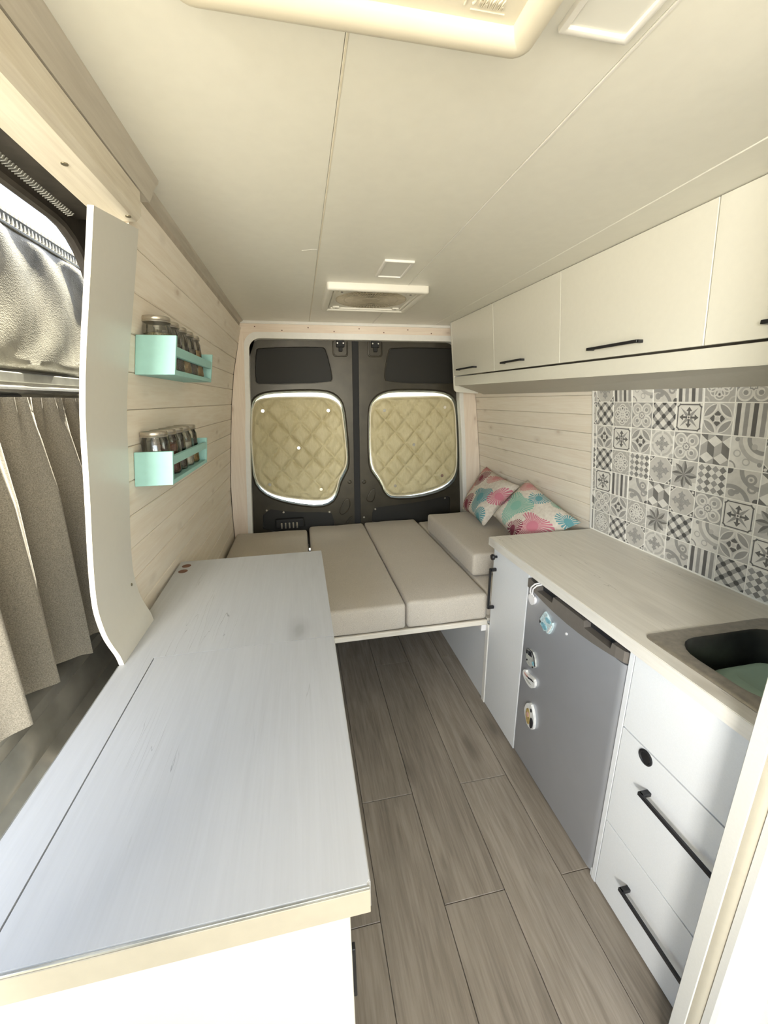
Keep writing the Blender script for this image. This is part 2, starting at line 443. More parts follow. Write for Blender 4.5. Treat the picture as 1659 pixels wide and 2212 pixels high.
def hexa(bm, pts):
    """eight corners: four of one face in order, four of the opposite face in the same order"""
    vs = [bm.verts.new(p) for p in pts]
    for f in ((0, 1, 2, 3), (7, 6, 5, 4), (0, 4, 5, 1), (1, 5, 6, 2), (2, 6, 7, 3), (3, 7, 4, 0)):
        bm.faces.new([vs[i] for i in f])
def prism(bm, poly, axis, a, b):
    """closed polygon of (p, q) pairs run along an axis from a to b"""
    def P(p, q, t): return {'X': (t, p, q), 'Y': (p, t, q), 'Z': (p, q, t)}[axis]
    A = [bm.verts.new(P(p, q, a)) for p, q in poly]; B = [bm.verts.new(P(p, q, b)) for p, q in poly]
    n = len(poly)
    bm.faces.new(A); bm.faces.new(B[::-1])
    for i in range(n): bm.faces.new((A[i], A[(i+1) % n], B[(i+1) % n], B[i]))
def ribbon(bm, inner, outer, a, b):
    """two matching polylines of (x, z), run along y from a to b: a curved board made of quads"""
    R = [[bm.verts.new((x, y, z)) for x, z in L] for L, y in ((inner, a), (outer, a), (outer, b), (inner, b))]
    n = len(inner)
    for A, B in zip(R, R[1:] + R[:1]):
        for i in range(n-1): bm.faces.new((A[i], A[i+1], B[i+1], B[i]))
    bm.faces.new([r[0] for r in R]); bm.faces.new([r[-1] for r in R][::-1])
def fan_ok(bm): bmesh.ops.triangulate(bm, faces=[f for f in bm.faces if len(f.verts) > 4])
def cyl(bm, p0, p1, r, n=16, r1=None):
    p0, p1 = Vector(p0), Vector(p1); r1 = r if r1 is None else r1
    d = (p1-p0).normalized(); a = d.orthogonal().normalized(); b = d.cross(a)
    A, B = [], []
    for i in range(n):
        t = 2*PI*i/n; o = a*math.cos(t) + b*math.sin(t)
        A.append(bm.verts.new(p0 + o*r)); B.append(bm.verts.new(p1 + o*r1))
    bm.faces.new(A[::-1]); bm.faces.new(B)
    for i in range(n): bm.faces.new((A[i], A[(i+1) % n], B[(i+1) % n], B[i]))
def tube(bm, pts, r, n=8):
    pts = [Vector(p) for p in pts]; rings = []
    a = None
    for i, p in enumerate(pts):
        d = (pts[min(i+1, len(pts)-1)] - pts[max(i-1, 0)]).normalized()
        a = d.orthogonal().normalized() if a is None else (a - d*a.dot(d)).normalized()
        b = d.cross(a)
        rings.append([bm.verts.new(p + (a*math.cos(2*PI*k/n) + b*math.sin(2*PI*k/n))*r) for k in range(n)])
    for A, B in zip(rings, rings[1:]):
        for k in range(n): bm.faces.new((A[k], A[(k+1) % n], B[(k+1) % n], B[k]))
    bm.faces.new(rings[0][::-1]); bm.faces.new(rings[-1])
def lathe(bm, cx, cy, prof, n=28, cap0=True, cap1=True):
    R = [[bm.verts.new((cx + r*math.cos(2*PI*k/n), cy + r*math.sin(2*PI*k/n), z)) for k in range(n)] for r, z in prof]
    for A, B in zip(R, R[1:]):
        for k in range(n): bm.faces.new((A[k], A[(k+1) % n], B[(k+1) % n], B[k]))
    if cap0: bm.faces.new(R[0][::-1])
    if cap1: bm.faces.new(R[-1])
def loft(bm, loops, close=True, cap0=False, cap1=False):
    R = [[bm.verts.new(p) for p in L] for L in loops]
    n = len(R[0])
    for A, B in zip(R, R[1:]):
        for k in range(n if close else n-1): bm.faces.new((A[k], A[(k+1) % n], B[(k+1) % n], B[k]))
    if cap0: bm.faces.new(R[0][::-1])
    if cap1: bm.faces.new(R[-1])
    return R
def rrect(x0, x1, y0, y1, r, n=6):
    out = []
    for cx, cy, a0 in ((x1-r, y1-r, 0), (x0+r, y1-r, 90), (x0+r, y0+r, 180), (x1-r, y0+r, 270)):
        for i in range(n+1):
            a = math.radians(a0 + 90*i/n); out.append((cx + r*math.cos(a), cy + r*math.sin(a)))
    return out
def smooth_loop(poly, it=2):
    for _ in range(it):
        q = []
        for i in range(len(poly)):
            a, b = poly[i], poly[(i+1) % len(poly)]
            q += [(a[0]*.75+b[0]*.25, a[1]*.75+b[1]*.25), (a[0]*.25+b[0]*.75, a[1]*.25+b[1]*.75)]
        poly = q
    return poly
def plate(bm, outer, holes, y0, y1):
    """flat plate in x,z with holes, between y0 (front) and y1"""
    def side(y):
        t = newbm(); loops = []
        for L in [outer] + holes:
            vs = [t.verts.new((p[0], y, p[1])) for p in L]; loops.append(vs)
            for i in range(len(vs)): t.edges.new((vs[i], vs[(i+1) % len(vs)]))
        bmesh.ops.triangle_fill(t, use_beauty=True, use_dissolve=False, edges=t.edges[:])
        merge(bm, t)
    side(y0); side(y1)
    for L in [outer] + holes:
        A = [bm.verts.new((p[0], y0, p[1])) for p in L]; B = [bm.verts.new((p[0], y1, p[1])) for p in L]
        for i in range(len(L)): j = (i+1) % len(L); bm.faces.new((A[i], A[j], B[j], B[i]))
    bmesh.ops.remove_doubles(bm, verts=bm.verts[:], dist=1e-5)

ORG = {}
def root_of(o):
    while o.parent is not None: o = o.parent
    return o
def finish(bm, name, mat, smooth=False, angle=35, off=None):
    bmesh.ops.recalc_face_normals(bm, faces=bm.faces[:])
    me = bpy.data.meshes.new(name)
    if off is not None: bmesh.ops.translate(bm, verts=bm.verts[:], vec=-Vector(off))
    bm.to_mesh(me); bm.free()
    for mm in (mat if isinstance(mat, (list, tuple)) else [mat]): me.materials.append(M[mm])
    if smooth:
        for p in me.polygons: p.use_smooth = True
        try: me.set_sharp_from_angle(angle=math.radians(angle))
        except Exception: pass
    return me
def part(name, bm, mat, parent, smooth=False, angle=35, label=None):
    off = ORG.get(root_of(parent).name, (0, 0, 0))
    o = bpy.data.objects.new(name, finish(bm, name, mat, smooth, angle, off)); COL.objects.link(o)
    o.parent = parent
    if label: o['label'] = label
    return o
def tag(o, label, cat=None, group=None, kind=None):
    o['label'] = label
    if cat: o['category'] = cat
    if group: o['group'] = group
    if kind: o['kind'] = kind
    return o
def thing(name, label, cat, loc, group=None):
    o = bpy.data.objects.new(name, None); COL.objects.link(o); o.location = loc; o.empty_display_size = .05
    ORG[o.name] = tuple(loc)
    return tag(o, label, cat, group)
def single(name, bm, mat, label, cat, group=None, smooth=False, angle=35, kind=None):
    zs = [v.co.z for v in bm.verts]; xs = [v.co.x for v in bm.verts]; ys = [v.co.y for v in bm.verts]
    loc = ((min(xs)+max(xs))/2, (min(ys)+max(ys))/2, min(zs))
    o = bpy.data.objects.new(name, finish(bm, name, mat, smooth, angle, loc)); COL.objects.link(o); o.location = loc
    ORG[o.name] = loc
    return tag(o, label, cat, group, kind)
def struct(name, bm, mat, smooth=False, label=None, angle=35):
    o = bpy.data.objects.new(name, finish(bm, name, mat, smooth, angle)); COL.objects.link(o)
    o['kind'] = 'structure'; ORG[o.name] = (0, 0, 0)
    if label: o['label'] = label
    return o
def sroot(name, label=None):
    o = bpy.data.objects.new(name, None); COL.objects.link(o); o['kind'] = 'structure'; ORG[o.name] = (0, 0, 0)
    if label: o['label'] = label
    return o

# ------------------------------------------------------------------ the van's shape
PROF = [(0., 1.36), (.5, 1.383), (.9, 1.373), (1.13, 1.348), (1.3, 1.328), (1.5, 1.303), (1.7, 1.268), (1.86, 1.228), (2.02, 1.18), (2.2, 1.1)]
def rwx(z):
    for (a, xa), (b, xb) in zip(PROF, PROF[1:]):
        if z <= b: return xa + (xb-xa)*(z-a)/(b-a)
    return PROF[-1][1]
def lwx(z): return .858 - rwx(z)
HC = 2.02          # ceiling
YB = 2.93          # rear trim
ZS = [i*.1 for i in range(0, 21)] + [2.06]
XC = [-.322, .098, .519, .955]

# ---- ground outside
bm = newbm(); box(bm, -40, 40, -40, 40, -.75, -.65)
struct('ground', bm, 'ground_concrete', label='pale sunlit ground outside the van')

# ---- floor: oak-look vinyl planks on a base
bm = newbm(); box(bm, -.62, 1.40, -1.7, 3.02, -.06, -.012)
floor = struct('floor', bm, 'backing', label='grey-brown oak plank floor of the van')
plank_cache = {}
PW = .2031
for k in range(-4, 7):
    xa = .1422 + PW*k; xb = xa + PW
    xa, xb = max(xa, -.60), min(xb, 1.39)
    if xb - xa < .02: continue
    j0 = 1.207 if k % 2 == 0 else .829
    ys = [j0 + 1.2*i for i in range(-4, 4)]
    for a, b in zip(ys, ys[1:]):
        a, b = max(a, -1.7), min(b, 3.0)
        if b - a < .05: continue
        bm = newbm(); g = .0009
        rbox(bm, xa+g, xb-g, a+g, b-g, -.012, 0, .0012, 1)
        part('floor_plank', bm, 'floor_oak', floor)

# ---- ceiling: laminate panels with thin joints, cream joint strips
bm = newbm(); box(bm, -.42, 1.30, -1.7, 3.02, 2.035, 2.06)
ceiling = struct('ceiling', bm, 'backing', label='off-white laminate panelled ceiling')
for i, (a, b) in enumerate(zip([-.40] + XC[1:3], XC[1:])):
    bm = newbm(); rbox(bm, a+.0004, b-.0004, -1.7, 2.97, HC, HC+.014, .0009, 1)
    part('ceiling_panel', bm, 'laminate_ceiling', ceiling)
bm = newbm(); rbox(bm, XC[3], 1.26, -1.7, 2.97, HC-.002, HC+.014, .0015, 1); part('ceiling_panel', bm, 'laminate_ceiling', ceiling)
bm = newbm(); rbox(bm, .099, .1025, .69, 2.94, HC-.0008, HC+.002, .0004, 1); part('joint_strip', bm, 'hatch_cream', ceiling)
bm = newbm(); rbox(bm, .520, .5245, -1.7, 2.94, HC-.0012, HC+.002, .0004, 1); part('joint_strip', bm, 'white_edge', ceiling)
bm = newbm()
for (x0, y0, x1, y1, w) in ((.043, 1.606, .066, 1.598, .004), (.066, 1.598, .08, 1.590, .006), (.078, 1.592, .095, 1.588, .009)):
    d = Vector((x1-x0, y1-y0, 0)).normalized(); nn = Vector((-d.y, d.x, 0))*w/2
    hexa(bm, [(x0-nn.x*.3, y0-nn.y*.3, HC-.0006), (x1-nn.x, y1-nn.y, HC-.0006), (x1+nn.x, y1+nn.y, HC-.0006), (x0+nn.x*.3, y0+nn.y*.3, HC-.0006),
              (x0-nn.x*.3, y0-nn.y*.3, HC+.001), (x1-nn.x, y1-nn.y, HC+.001), (x1+nn.x, y1+nn.y, HC+.001), (x0+nn.x*.3, y0+nn.y*.3, HC+.001)])
part('scuff_mark', bm, 'white_edge', ceiling, label='white scuff beside the ceiling joint')

# ---- roof skin, seals the light out
bm = newbm()
prism(bm, [(-.555, 2.02), (-.50, 2.10), (-.36, 2.14), (1.22, 2.14), (1.34, 2.10), (1.42, 2.02), (1.40, 2.02), (1.30, 2.08), (-.40, 2.08), (-.44, 2.02)], 'Y', -1.7, 3.12)
struct('roof_skin', bm, 'body_outer')

# ---- side walls: backing, then one pine board after another
def wall_strip(bm, side, y0, y1, zs, off, th):
    """board or sheet that follows the wall's curve; off = distance of the visible face inwards"""
    f = rwx if side > 0 else lwx
    inn = [(f(z) - side*off, z) for z in zs]; out = [(f(z) - side*(off-th), z) for z in zs]
    ribbon(bm, inn, out, y0, y1)
bm = newbm(); wall_strip(bm, -1, 1.16, 2.97, ZS, -.012, .012)
wl = struct('wall_left', bm, 'backing', label='left wall of whitewashed pine boards')
bm = newbm(); wall_strip(bm, 1, -1.7, 2.97, ZS, -.012, .03)
wr = struct('wall_right', bm, 'backing', label='right wall of whitewashed pine boards and patterned tiles')
def boards(wall, side, y0, y1, z_top, step, z_bot):
    z = z_top
    while z > z_bot:
        a = max(z-step, z_bot); g = .0006
        f = rwx if side > 0 else lwx
        zz = [a+g, a+g+.0025, (a+z)/2, z-g-.0025, z-g]
        inn = [(f(q) - side*(0 if i not in (0, 4) else -.0022), q) for i, q in enumerate(zz)]
        outp = [(f(q) + side*.012, q) for q in (a+g, z-g)]
        bm = newbm(); prism(bm, inn + outp[::-1], 'Y', y0, y1)
        fan_ok(bm); part('pine_board', bm, 'pine_white', wall)
        z -= step
boards(wl, -1, 1.153, 2.95, 1.978, .0955, .30)
boards(wr, 1, 1.656, 2.95, 1.616, .086, .30)

# ---- rear: pine frame round the doors
bm = newbm(); rbox(bm, -.36, 1.12, YB, YB+.012, 1.945, 2.02, .002, 1)
tr1 = struct('trim_1', bm, 'pine_trim_x', label='pine board above the rear doors')
bm = newbm(); rbox(bm, -.34, 1.25, YB-.008, YB+.004, 2.002, 2.02, .002, 1)
part('cornice_strip', bm, 'white_edge', tr1)
for i in range(9):
    bm = newbm(); cyl(bm, (-.25+.17*i, YB-.0012, 1.985-.02*(i % 2)), (-.25+.17*i, YB+.002, 1.985-.02*(i % 2)), .004, 10)
    part('nail', bm, 'plug_brown', tr1)
def slant(bm, pts_out, pts_in, y0, y1):
    ribbon(bm, pts_out, pts_in, y0, y1)
zz = [.45, .7, .96, 1.29, 1.49, 1.7, 1.86, 1.945]
def door_l(z):
    T = [(.45, -.402), (.605, -.392), (.958, -.369), (1.29, -.345), (1.49, -.323), (1.84, -.300), (2.1, -.29)]
    for (a, xa), (b, xb) in zip(T, T[1:]):
        if z <= b: return xa + (xb-xa)*(z-a)/(b-a)
    return T[-1][1]
def door_r(z): return .858 - door_l(z) - .012
bm = newbm(); slant(bm, [(lwx(z)+.004, z) for z in zz], [(door_l(z)-.030, z) for z in zz], YB, YB+.012); fan_ok(bm)
tr2 = struct('trim_2', bm, 'pine_trim_z', label='upright pine board left of the rear doors')
bm = newbm(); slant(bm, [(door_r(z)+.030, z) for z in zz], [(rwx(z)-.004, z) for z in zz], YB, YB+.012); fan_ok(bm)
tr3 = struct('trim_3', bm, 'pine_trim_z', label='upright pine board right of the rear doors')
# inner bead with round upper corners
def opening(inset, zt, r=.075, zb=.45):
    L = [(door_l(z)+inset, z) for z in (zb, .7, .96, 1.29, 1.49, 1.7)]
    x0 = door_l(zt)+inset; x1 = door_r(zt)-inset
    for i in range(1, 7):
        a = PI - i*PI/2/6; L.append((x0+r+r*math.cos(a), zt-inset-r+r*math.sin(a)))
    for i in range(0, 6):
        a = PI/2 - i*PI/2/6; L.append((x1-r+r*math.cos(a), zt-inset-r+r*math.sin(a)))
    return L + [(door_r(z)-inset, z) for z in (1.7, 1.49, 1.29, .96, .7, zb)]
o1 = opening(-.031, 1.922, .09); o2 = opening(0, 1.915)
bm = newbm()
loft(bm, [[(p[0], y, p[1]) for p in L] for L, y in ((o1, YB+.01), (o1, YB-.004), (o2, YB-.004), (o2, YB+.06), (o1, YB+.06))], close=False)
struct('trim_4', bm, 'white_edge', label='pale bead with rounded corners framing the rear doors')

for sgn in (0, 1):
    arc = o1[5:12] if sgn == 0 else o1[12:19]
    cx_ = min(q[0] for q in arc)-.02 if sgn == 0 else max(q[0] for q in arc)+.02
    bm = newbm(); prism(bm, arc + ([(arc[-1][0], 1.95), (cx_, 1.95), (cx_, arc[0][1])] if sgn == 0 else [(cx_, arc[-1][1]), (cx_, 1.95), (arc[0][0], 1.95)]), 'Y', YB+.001, YB+.05)
    fan_ok(bm); part('corner_fillet', bm, 'pine_trim_x', tr1)
# ---- rear doors: dark painted, two leaves, window openings behind quilted covers
L_open = smooth_loop([(-0.319, 1.502), (-0.283, 1.548), (-0.208, 1.575), (-0.04, 1.582), (0.121, 1.583), (0.219, 1.572), (0.278, 1.532), (0.31, 1.472), (0.321, 1.318), (0.329, 1.147), (0.326, 1.042), (0.291, 0.978), (0.262, 0.926), (0.242, 0.843), (0.194, 0.772), (0.099, 0.748), (-0.062, 0.776), (-0.206, 0.821), (-0.301, 0.879), (-0.353, 0.969), (-0.352, 1.171), (-0.342, 1.334)], 1)
L_cov = smooth_loop([(-0.315, 1.486), (-0.28, 1.527), (-0.211, 1.542), (-0.042, 1.546), (0.119, 1.544), (0.207, 1.536), (0.266, 1.505), (0.298, 1.456), (0.31, 1.318), (0.321, 1.147), (0.317, 1.054), (0.286, 1.002), (0.258, 0.956), (0.236, 0.867), (0.184, 0.804), (0.09, 0.797), (-0.059, 0.818), (-0.203, 0.85), (-0.293, 0.902), (-0.344, 0.98), (-0.347, 1.171), (-0.337, 1.334)], 2)
R_open = smooth_loop([(0.501, 1.459), (0.527, 1.513), (0.58, 1.557), (0.661, 1.58), (0.862, 1.581), (1.044, 1.573), (1.131, 1.541), (1.168, 1.484), (1.182, 1.297), (1.196, 1.116), (1.198, 0.955), (1.162, 0.874), (1.066, 0.816), (0.872, 0.776), (0.669, 0.781), (0.613, 0.822), (0.577, 0.91), (0.541, 0.961), (0.5, 1.023), (0.493, 1.141), (0.495, 1.313)], 1)
R_cov = smooth_loop([(0.507, 1.459), (0.533, 1.502), (0.585, 1.529), (0.661, 1.536), (0.863, 1.538), (1.045, 1.542), (1.113, 1.524), (1.152, 1.478), (1.172, 1.297), (1.185, 1.116), (1.185, 0.968), (1.148, 0.9), (1.058, 0.848), (0.872, 0.801), (0.669, 0.796), (0.619, 0.828), (0.586, 0.916), (0.56, 0.96), (0.518, 1.028), (0.503, 1.141), (0.502, 1.313)], 2)
L_pan = smooth_loop([(-0.261, 1.849), (-0.234, 1.864), (0.18, 1.877), (0.206, 1.854), (0.244, 1.675), (0.223, 1.642), (-0.255, 1.63), (-0.284, 1.655)], 1)
R_pan = smooth_loop([(0.646, 1.854), (0.669, 1.877), (1.119, 1.879), (1.15, 1.86), (1.165, 1.65), (1.134, 1.631), (0.633, 1.641), (0.613, 1.691)], 1)
YD = 2.99
def grow(L, d):
    cx = sum(p[0] for p in L)/len(L); cz = sum(p[1] for p in L)/len(L)
    return [(p[0] + d*(p[0]-cx)/math.hypot(p[0]-cx, p[1]-cz), p[1] + d*(p[1]-cz)/math.hypot(p[0]-cx, p[1]-cz)) for p in L]
def rear_door(name, label, outer, win, pan, low, hx):
    d = sroot(name, label)
    bm = newbm(); plate(bm, outer, [win, pan, low], YD, YD+.05); part('door_panel', bm, 'door_paint', d)
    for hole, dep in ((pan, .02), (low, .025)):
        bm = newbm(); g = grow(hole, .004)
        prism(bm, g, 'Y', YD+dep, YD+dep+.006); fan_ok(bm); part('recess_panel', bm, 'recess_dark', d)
    # raised rims round the window and the recesses
    for hole, w, mt in ((win, .016, 'door_paint'), (pan, .006, 'door_paint')):
        bm = newbm()
        loft(bm, [[(p[0], y, p[1]) for p in grow(hole, e)] for e, y in ((w, YD), (w*.6, YD-.008), (w*.15, YD-.008), (0, YD), (-.004, YD+.03))])
        part('window_rim' if hole is win else 'recess_rim', bm, mt, d, True, 60)
    bm = newbm(); loft(bm, [[(p[0], y, p[1]) for p in grow(win, e)] for e, y in ((.001, YD+.022), (-.008, YD+.024), (-.009, YD+.040), (.0, YD+.042))])
    part('window_seal', bm, 'silver_trim', d, True, 60)
    bm = newbm(); prism(bm, grow(win, .012), 'Y', YD+.05, YD+.054); fan_ok(bm); part('window_glass', bm, 'window_glass', d)
    # latch at the top, in a shallow pressed frame
    bm = newbm(); fr = rrect(hx-.05, hx+.05, 1.815, 1.925, .02); 
    loft(bm, [[(p[0], y, p[1]) for p in grow(fr, e)] for e, y in ((.004, YD), (0, YD-.005), (-.006, YD-.005), (-.009, YD))]); part('latch_frame', bm, 'door_paint', d, True, 60)
    bm = newbm(); rbox(bm, hx-.028, hx+.028, YD-.022, YD, 1.872, 1.92, .004, 1); rbox(bm, hx-.012, hx+.014, YD-.018, YD, 1.845, 1.875, .003, 1)
    lt = part('latch', bm, 'rubber_black', d)
    for s in (-.02, .02):
        bm = newbm(); cyl(bm, (hx+s, YD-.025, 1.898), (hx+s, YD-.02, 1.898), .005, 10); part('bolt', bm, 'snap_metal', lt)
    return d
lowL = smooth_loop([(-.31, .76), (-.10, .715), (.16, .70), (.20, .68), (.21, .55), (-.33, .55)], 1)
lowR = smooth_loop([(.505, .70), (.56, .715), (.9, .735), (1.12, .775), (1.15, .75), (1.15, .56), (.50, .56)], 1)
outL = [(-.41, .42), (.363, .42), (.372, 1.0), (.385, 1.935), (-.30, 1.935), (-.345, 1.3)]
outR = [(.412, .42), (1.27, .42), (1.20, 1.3), (1.16, 1.935), (.432, 1.935), (.418, 1.0)]
d1 = rear_door('door_1', 'left leaf of the dark painted rear doors', outL, L_open, L_pan, lowL, .303)
d2 = rear_door('door_2', 'right leaf of the dark painted rear doors', outR, R_open, R_pan, lowR, .548)
bm = newbm(); rbox(bm, .36, .44, YD+.012, YD+.05, .42, 1.94, .008, 2)
part('door_seal', bm, 'rubber_black', d1)
for x, z, dd in ((.336, .926, d1), (.447, .920, d2)):
    bm = newbm(); lathe(bm, 0, 0, [(.016, 0), (.016, .004), (.011, .006), (.009, .003), (.0005, .003)], 16)
    bmesh.ops.rotate(bm, verts=bm.verts[:], cent=(0, 0, 0), matrix=Matrix.Rotation(PI/2, 3, 'X')); bmesh.ops.translate(bm, verts=bm.verts[:], vec=(x, YD, z))
    part('rubber_stop', bm, 'door_paint', dd, True)
for x, z, dd in ((-.285, .742, d1), (-.165, .72, d1), (.175, .70, d1), (.53, .70, d2), (1.10, .755, d2), (.44, .64, d2)):
    bm = newbm(); cyl(bm, (x, YD-.004, z), (x, YD+.003, z), .0075, 10, .0075); part('clip', bm, 'snap_metal', dd)
for P in ([(.46, .79), (.505, .86), (.54, .86), (.52, .76), (.475, .76)], ):
    fr = smooth_loop(P, 1); bm = newbm()
    loft(bm, [[(p[0], y, p[1]) for p in grow(fr, e)] for e, y in ((.003, YD), (0, YD-.004), (-.004, YD-.004), (-.006, YD))]); part('pressed_rib', bm, 'door_paint', d2, True, 60)
for P in ([(.245, .70), (.30, .80), (.335, .79), (.335, .72), (.27, .66)], [(.29, .60), (.345, .66), (.35, .64), (.30, .58)]):
    fr = smooth_loop(P, 1); bm = newbm()
    loft(bm, [[(p[0], y, p[1]) for p in grow(fr, e)] for e, y in ((.003, YD), (0, YD-.004), (-.004, YD-.004), (-.006, YD))]); part('pressed_rib', bm, 'door_paint', d1, True, 60)
bm = newbm(); rbox(bm, -.23, -.02, YD-.03, YD+.01, .60, .672, .012, 2)
lk = part('lock_case', bm, 'rubber_black', d1)
bm = newbm()
for i in range(5): rbox(bm, -.19+.028*i, -.178+.028*i, YD-.034, YD-.026, .60, .645, .002, 1)
part('lock_tooth', bm, 'snap_metal', lk)
# rear of the body behind the frame, seals the light out
bm = newbm(); plate(bm, [(-.62, -.1), (1.48, -.1), (1.48, 2.15), (-.62, 2.15)], [[(-.43, .40), (1.29, .40), (1.175, 1.93), (-.315, 1.93)]], YB+.055, YB+.07)
struct('wall_rear', bm, 'body_outer', label='rear body frame around the back doors')

# quilted covers
def quilt(name, label, L, snaps):
    cx = sum(p[0] for p in L)/len(L); cz = sum(p[1] for p in L)/len(L)
    t = thing(name, label, 'window cover', (cx, YD-.012, min(p[1] for p in L)), 'quilted covers in the rear windows')
    rings_, loops = 64, []
    L = smooth_loop(L, 1)
    for k in range(rings_+1):
        s = 1 - k/rings_
        if s < .02: s = .01
        row = []
        for p in L:
            x = cx + (p[0]-cx)*s; z = cz + (p[1]-cz)*s
            a = abs(math.sin(PI*(x*1.12 + z)/.172)); b = abs(math.sin(PI*(x*1.12 - z)/.172))
            h = .024*(1 - (1-min(a, b))**3) * min(1., k/4.)
            wr_ = .0025*math.sin(37*z + 9*math.sin(11*x))*min(1, k/3)
            row.append((x, YD-.004-h-wr_, z))
        loops.append(row)
    bm = newbm(); loft(bm, loops, cap1=True)
    A = [(p[0], YD+.006, p[1]) for p in L]; loft(bm, [A, loops[0]], cap0=True)
    bmesh.ops.remove_doubles(bm, verts=bm.verts[:], dist=1e-6); fan_ok(bm)
    part('quilted_pad', bm, 'quilt_cloth', t, True, 70)
    bm = newbm(); pts = [(p[0], YD-.006, p[1]) for p in L]; tube(bm, pts + [pts[0]], .0045, 6); part('piping', bm, 'hatch_cream', t, True)
    for x, z in snaps:
        bm = newbm(); cyl(bm, (x, YD-.034, z), (x, YD-.004, z), .0115, 14, .0125); part('snap', bm, 'snap_metal', t, True)
quilt('window_cover', 'quilted beige cover in the left rear door window', L_cov, [(-0.248, 1.456), (0.199, 1.452), (-0.023, 1.196), (-0.244, 0.94), (0.12, 0.886)])
quilt('window_cover', 'quilted beige cover in the right rear door window', R_cov, [(0.605, 1.446), (1.066, 1.462), (0.829, 1.192), (0.683, 0.883), (1.059, 0.945)])

# ---- left side: cove along the ceiling, beam over the sliding door, curved jamb panel
bm = newbm()
prism(bm, [(-.318, 2.02), (-.321, 2.013), (-.332, 2.008), (-.343, 2.000), (-.348, 1.990), (-.372, 1.984), (-.385, 2.02)], 'Y', 1.20, 2.935)
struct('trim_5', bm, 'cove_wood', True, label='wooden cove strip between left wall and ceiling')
bm = newbm()
prism(bm, [(-.290, 2.02), (-.292, 2.013), (-.299, 2.006), (-.304, 1.998), (-.308, 1.988), (-.316, 1.975), (-.42, 1.975), (-.42, 2.02)], 'Y', -.6, 1.20)
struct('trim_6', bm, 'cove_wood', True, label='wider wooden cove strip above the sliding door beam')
bm = newbm()
prism(bm, [(-.318, 1.972), (-.322, 1.925), (-.334, 1.913), (-.405, 1.911), (-.405, 1.972)], 'Y', -.6, 1.15)
bmesh.ops.bevel(bm, geom=[e for e in bm.edges if all(v.co.y > 1.14 for v in e.verts)], offset=.008, segments=2, affect='EDGES')
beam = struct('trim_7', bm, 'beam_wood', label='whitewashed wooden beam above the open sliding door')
for y, x in ((.909, -.365), (1.111, -.340), (.55, -.365)):
    bm = newbm(); cyl(bm, (x, y, 1.9105), (x, y, 1.914), .0055, 12); part('screw', bm, 'screw_metal', beam)
# jamb panel
JP = [(.900, -.462), (.925, -.466), (.95, -.476), (.98, -.4855), (1.02, -.4905), (1.06, -.4925), (1.13, -.486), (1.21, -.4755), (1.35, -.455), (1.48, -.439), (1.60, -.416), (1.77, -.375), (1.874, -.351)]
for _ in range(2):
    q_ = [JP[0]]
    for a_, b_ in zip(JP, JP[1:]): q_ += [(a_[0]*.75+b_[0]*.25, a_[1]*.75+b_[1]*.25), (a_[0]*.25+b_[0]*.75, a_[1]*.25+b_[1]*.75)]
    JP = q_ + [JP[-1]]
bm = newbm()
ribbon(bm, [(x, z) for z, x in JP], [(x-.0105, z) for z, x in JP], .965, 1.178)
for q in bm.verts:
    if q.co.z > 1.873 and q.co.y > 1.1: q.co.z = 1.9105; q.co.x += .008
fan_ok(bm)
jamb = single('jamb_panel', bm, 'jamb_white', 'white curved upright panel beside the open sliding door', 'panel', smooth=True, angle=40)
bm = newbm()
ribbon(bm, [(x+.0004, z) for z, x in JP], [(x-.0109, z) for z, x in JP], .9635, .9665); fan_ok(bm)
part('edge_band', bm, 'jamb_edge_dimmed', jamb)
bm = newbm(); ribbon(bm, [(x-.009, z) for z, x in JP], [(min(x-.012, lwx(z)-.004), z) for z, x in JP], 1.12, 1.176); fan_ok(bm); part('filler_strip', bm, 'white_edge', jamb)
for y, z in ((1.165, 1.655), (1.15, 1.03)):
    xx = -.405 if z > 1.3 else -.491
    bm = newbm(); cyl(bm, (xx-.002, y, z), (xx+.0015, y, z), .004, 10); part('screw', bm, 'screw_metal', jamb)

# ---- body side behind the left wall, with the doorway (rounded upper corner)
bm = newbm()
hole = [(-.6, .0), (1.39, .0), (1.42, 1.0), (1.42, 1.80)] + [(1.42-.16+.16*math.cos(a), 1.80+.16*math.sin(a)) for a in [PI/2*i/6 for i in range(1, 7)]] + [(-.6, 1.96)]
def bodyx(z): return -.570 if z < 1.0 else max(-.570, -.570 + (z-1.0)*.025)
# pillar and header as one swept piece
edge = [(1.39, -.1)] + hole[1:-1] + [(-.6, 1.96)]
outer_e = [(3.0, -.1), (3.0, .4), (3.0, 1.0), (3.0, 1.8)] + [(3.0, 1.9)]*3 + [(2.2, 2.1)]*3 + [(-.6, 2.1)]
n = min(len(edge), len(outer_e))
edge = edge[:n-1] + [edge[-1]]; outer_e = outer_e[:n-1] + [outer_e[-1]]
A = [(bodyx(z), y, z) for y, z in edge]; B = [(bodyx(z), y, z) for y, z in outer_e]
A2 = [(bodyx(z)-.018, y, z) for y, z in edge]; B2 = [(bodyx(z)-.018, y, z) for y, z in outer_e]
loft(bm, [B, A, A2, B2], close=False)
body = struct('wall_left_body', bm, 'rubber_brown', label='dark body pillar and header around the sliding doorway')
bm = newbm(); tube(bm, [(bodyx(z)-.01, y+.0, z) for y, z in edge], .014, 8); part('door_seal', bm, 'rubber_brown', body, True)
bm = newbm(); box(bm, -.545, -.40, -.6, 1.36, 1.985, 2.03); part('header_lining', bm, 'rubber_brown', body)
bm = newbm()
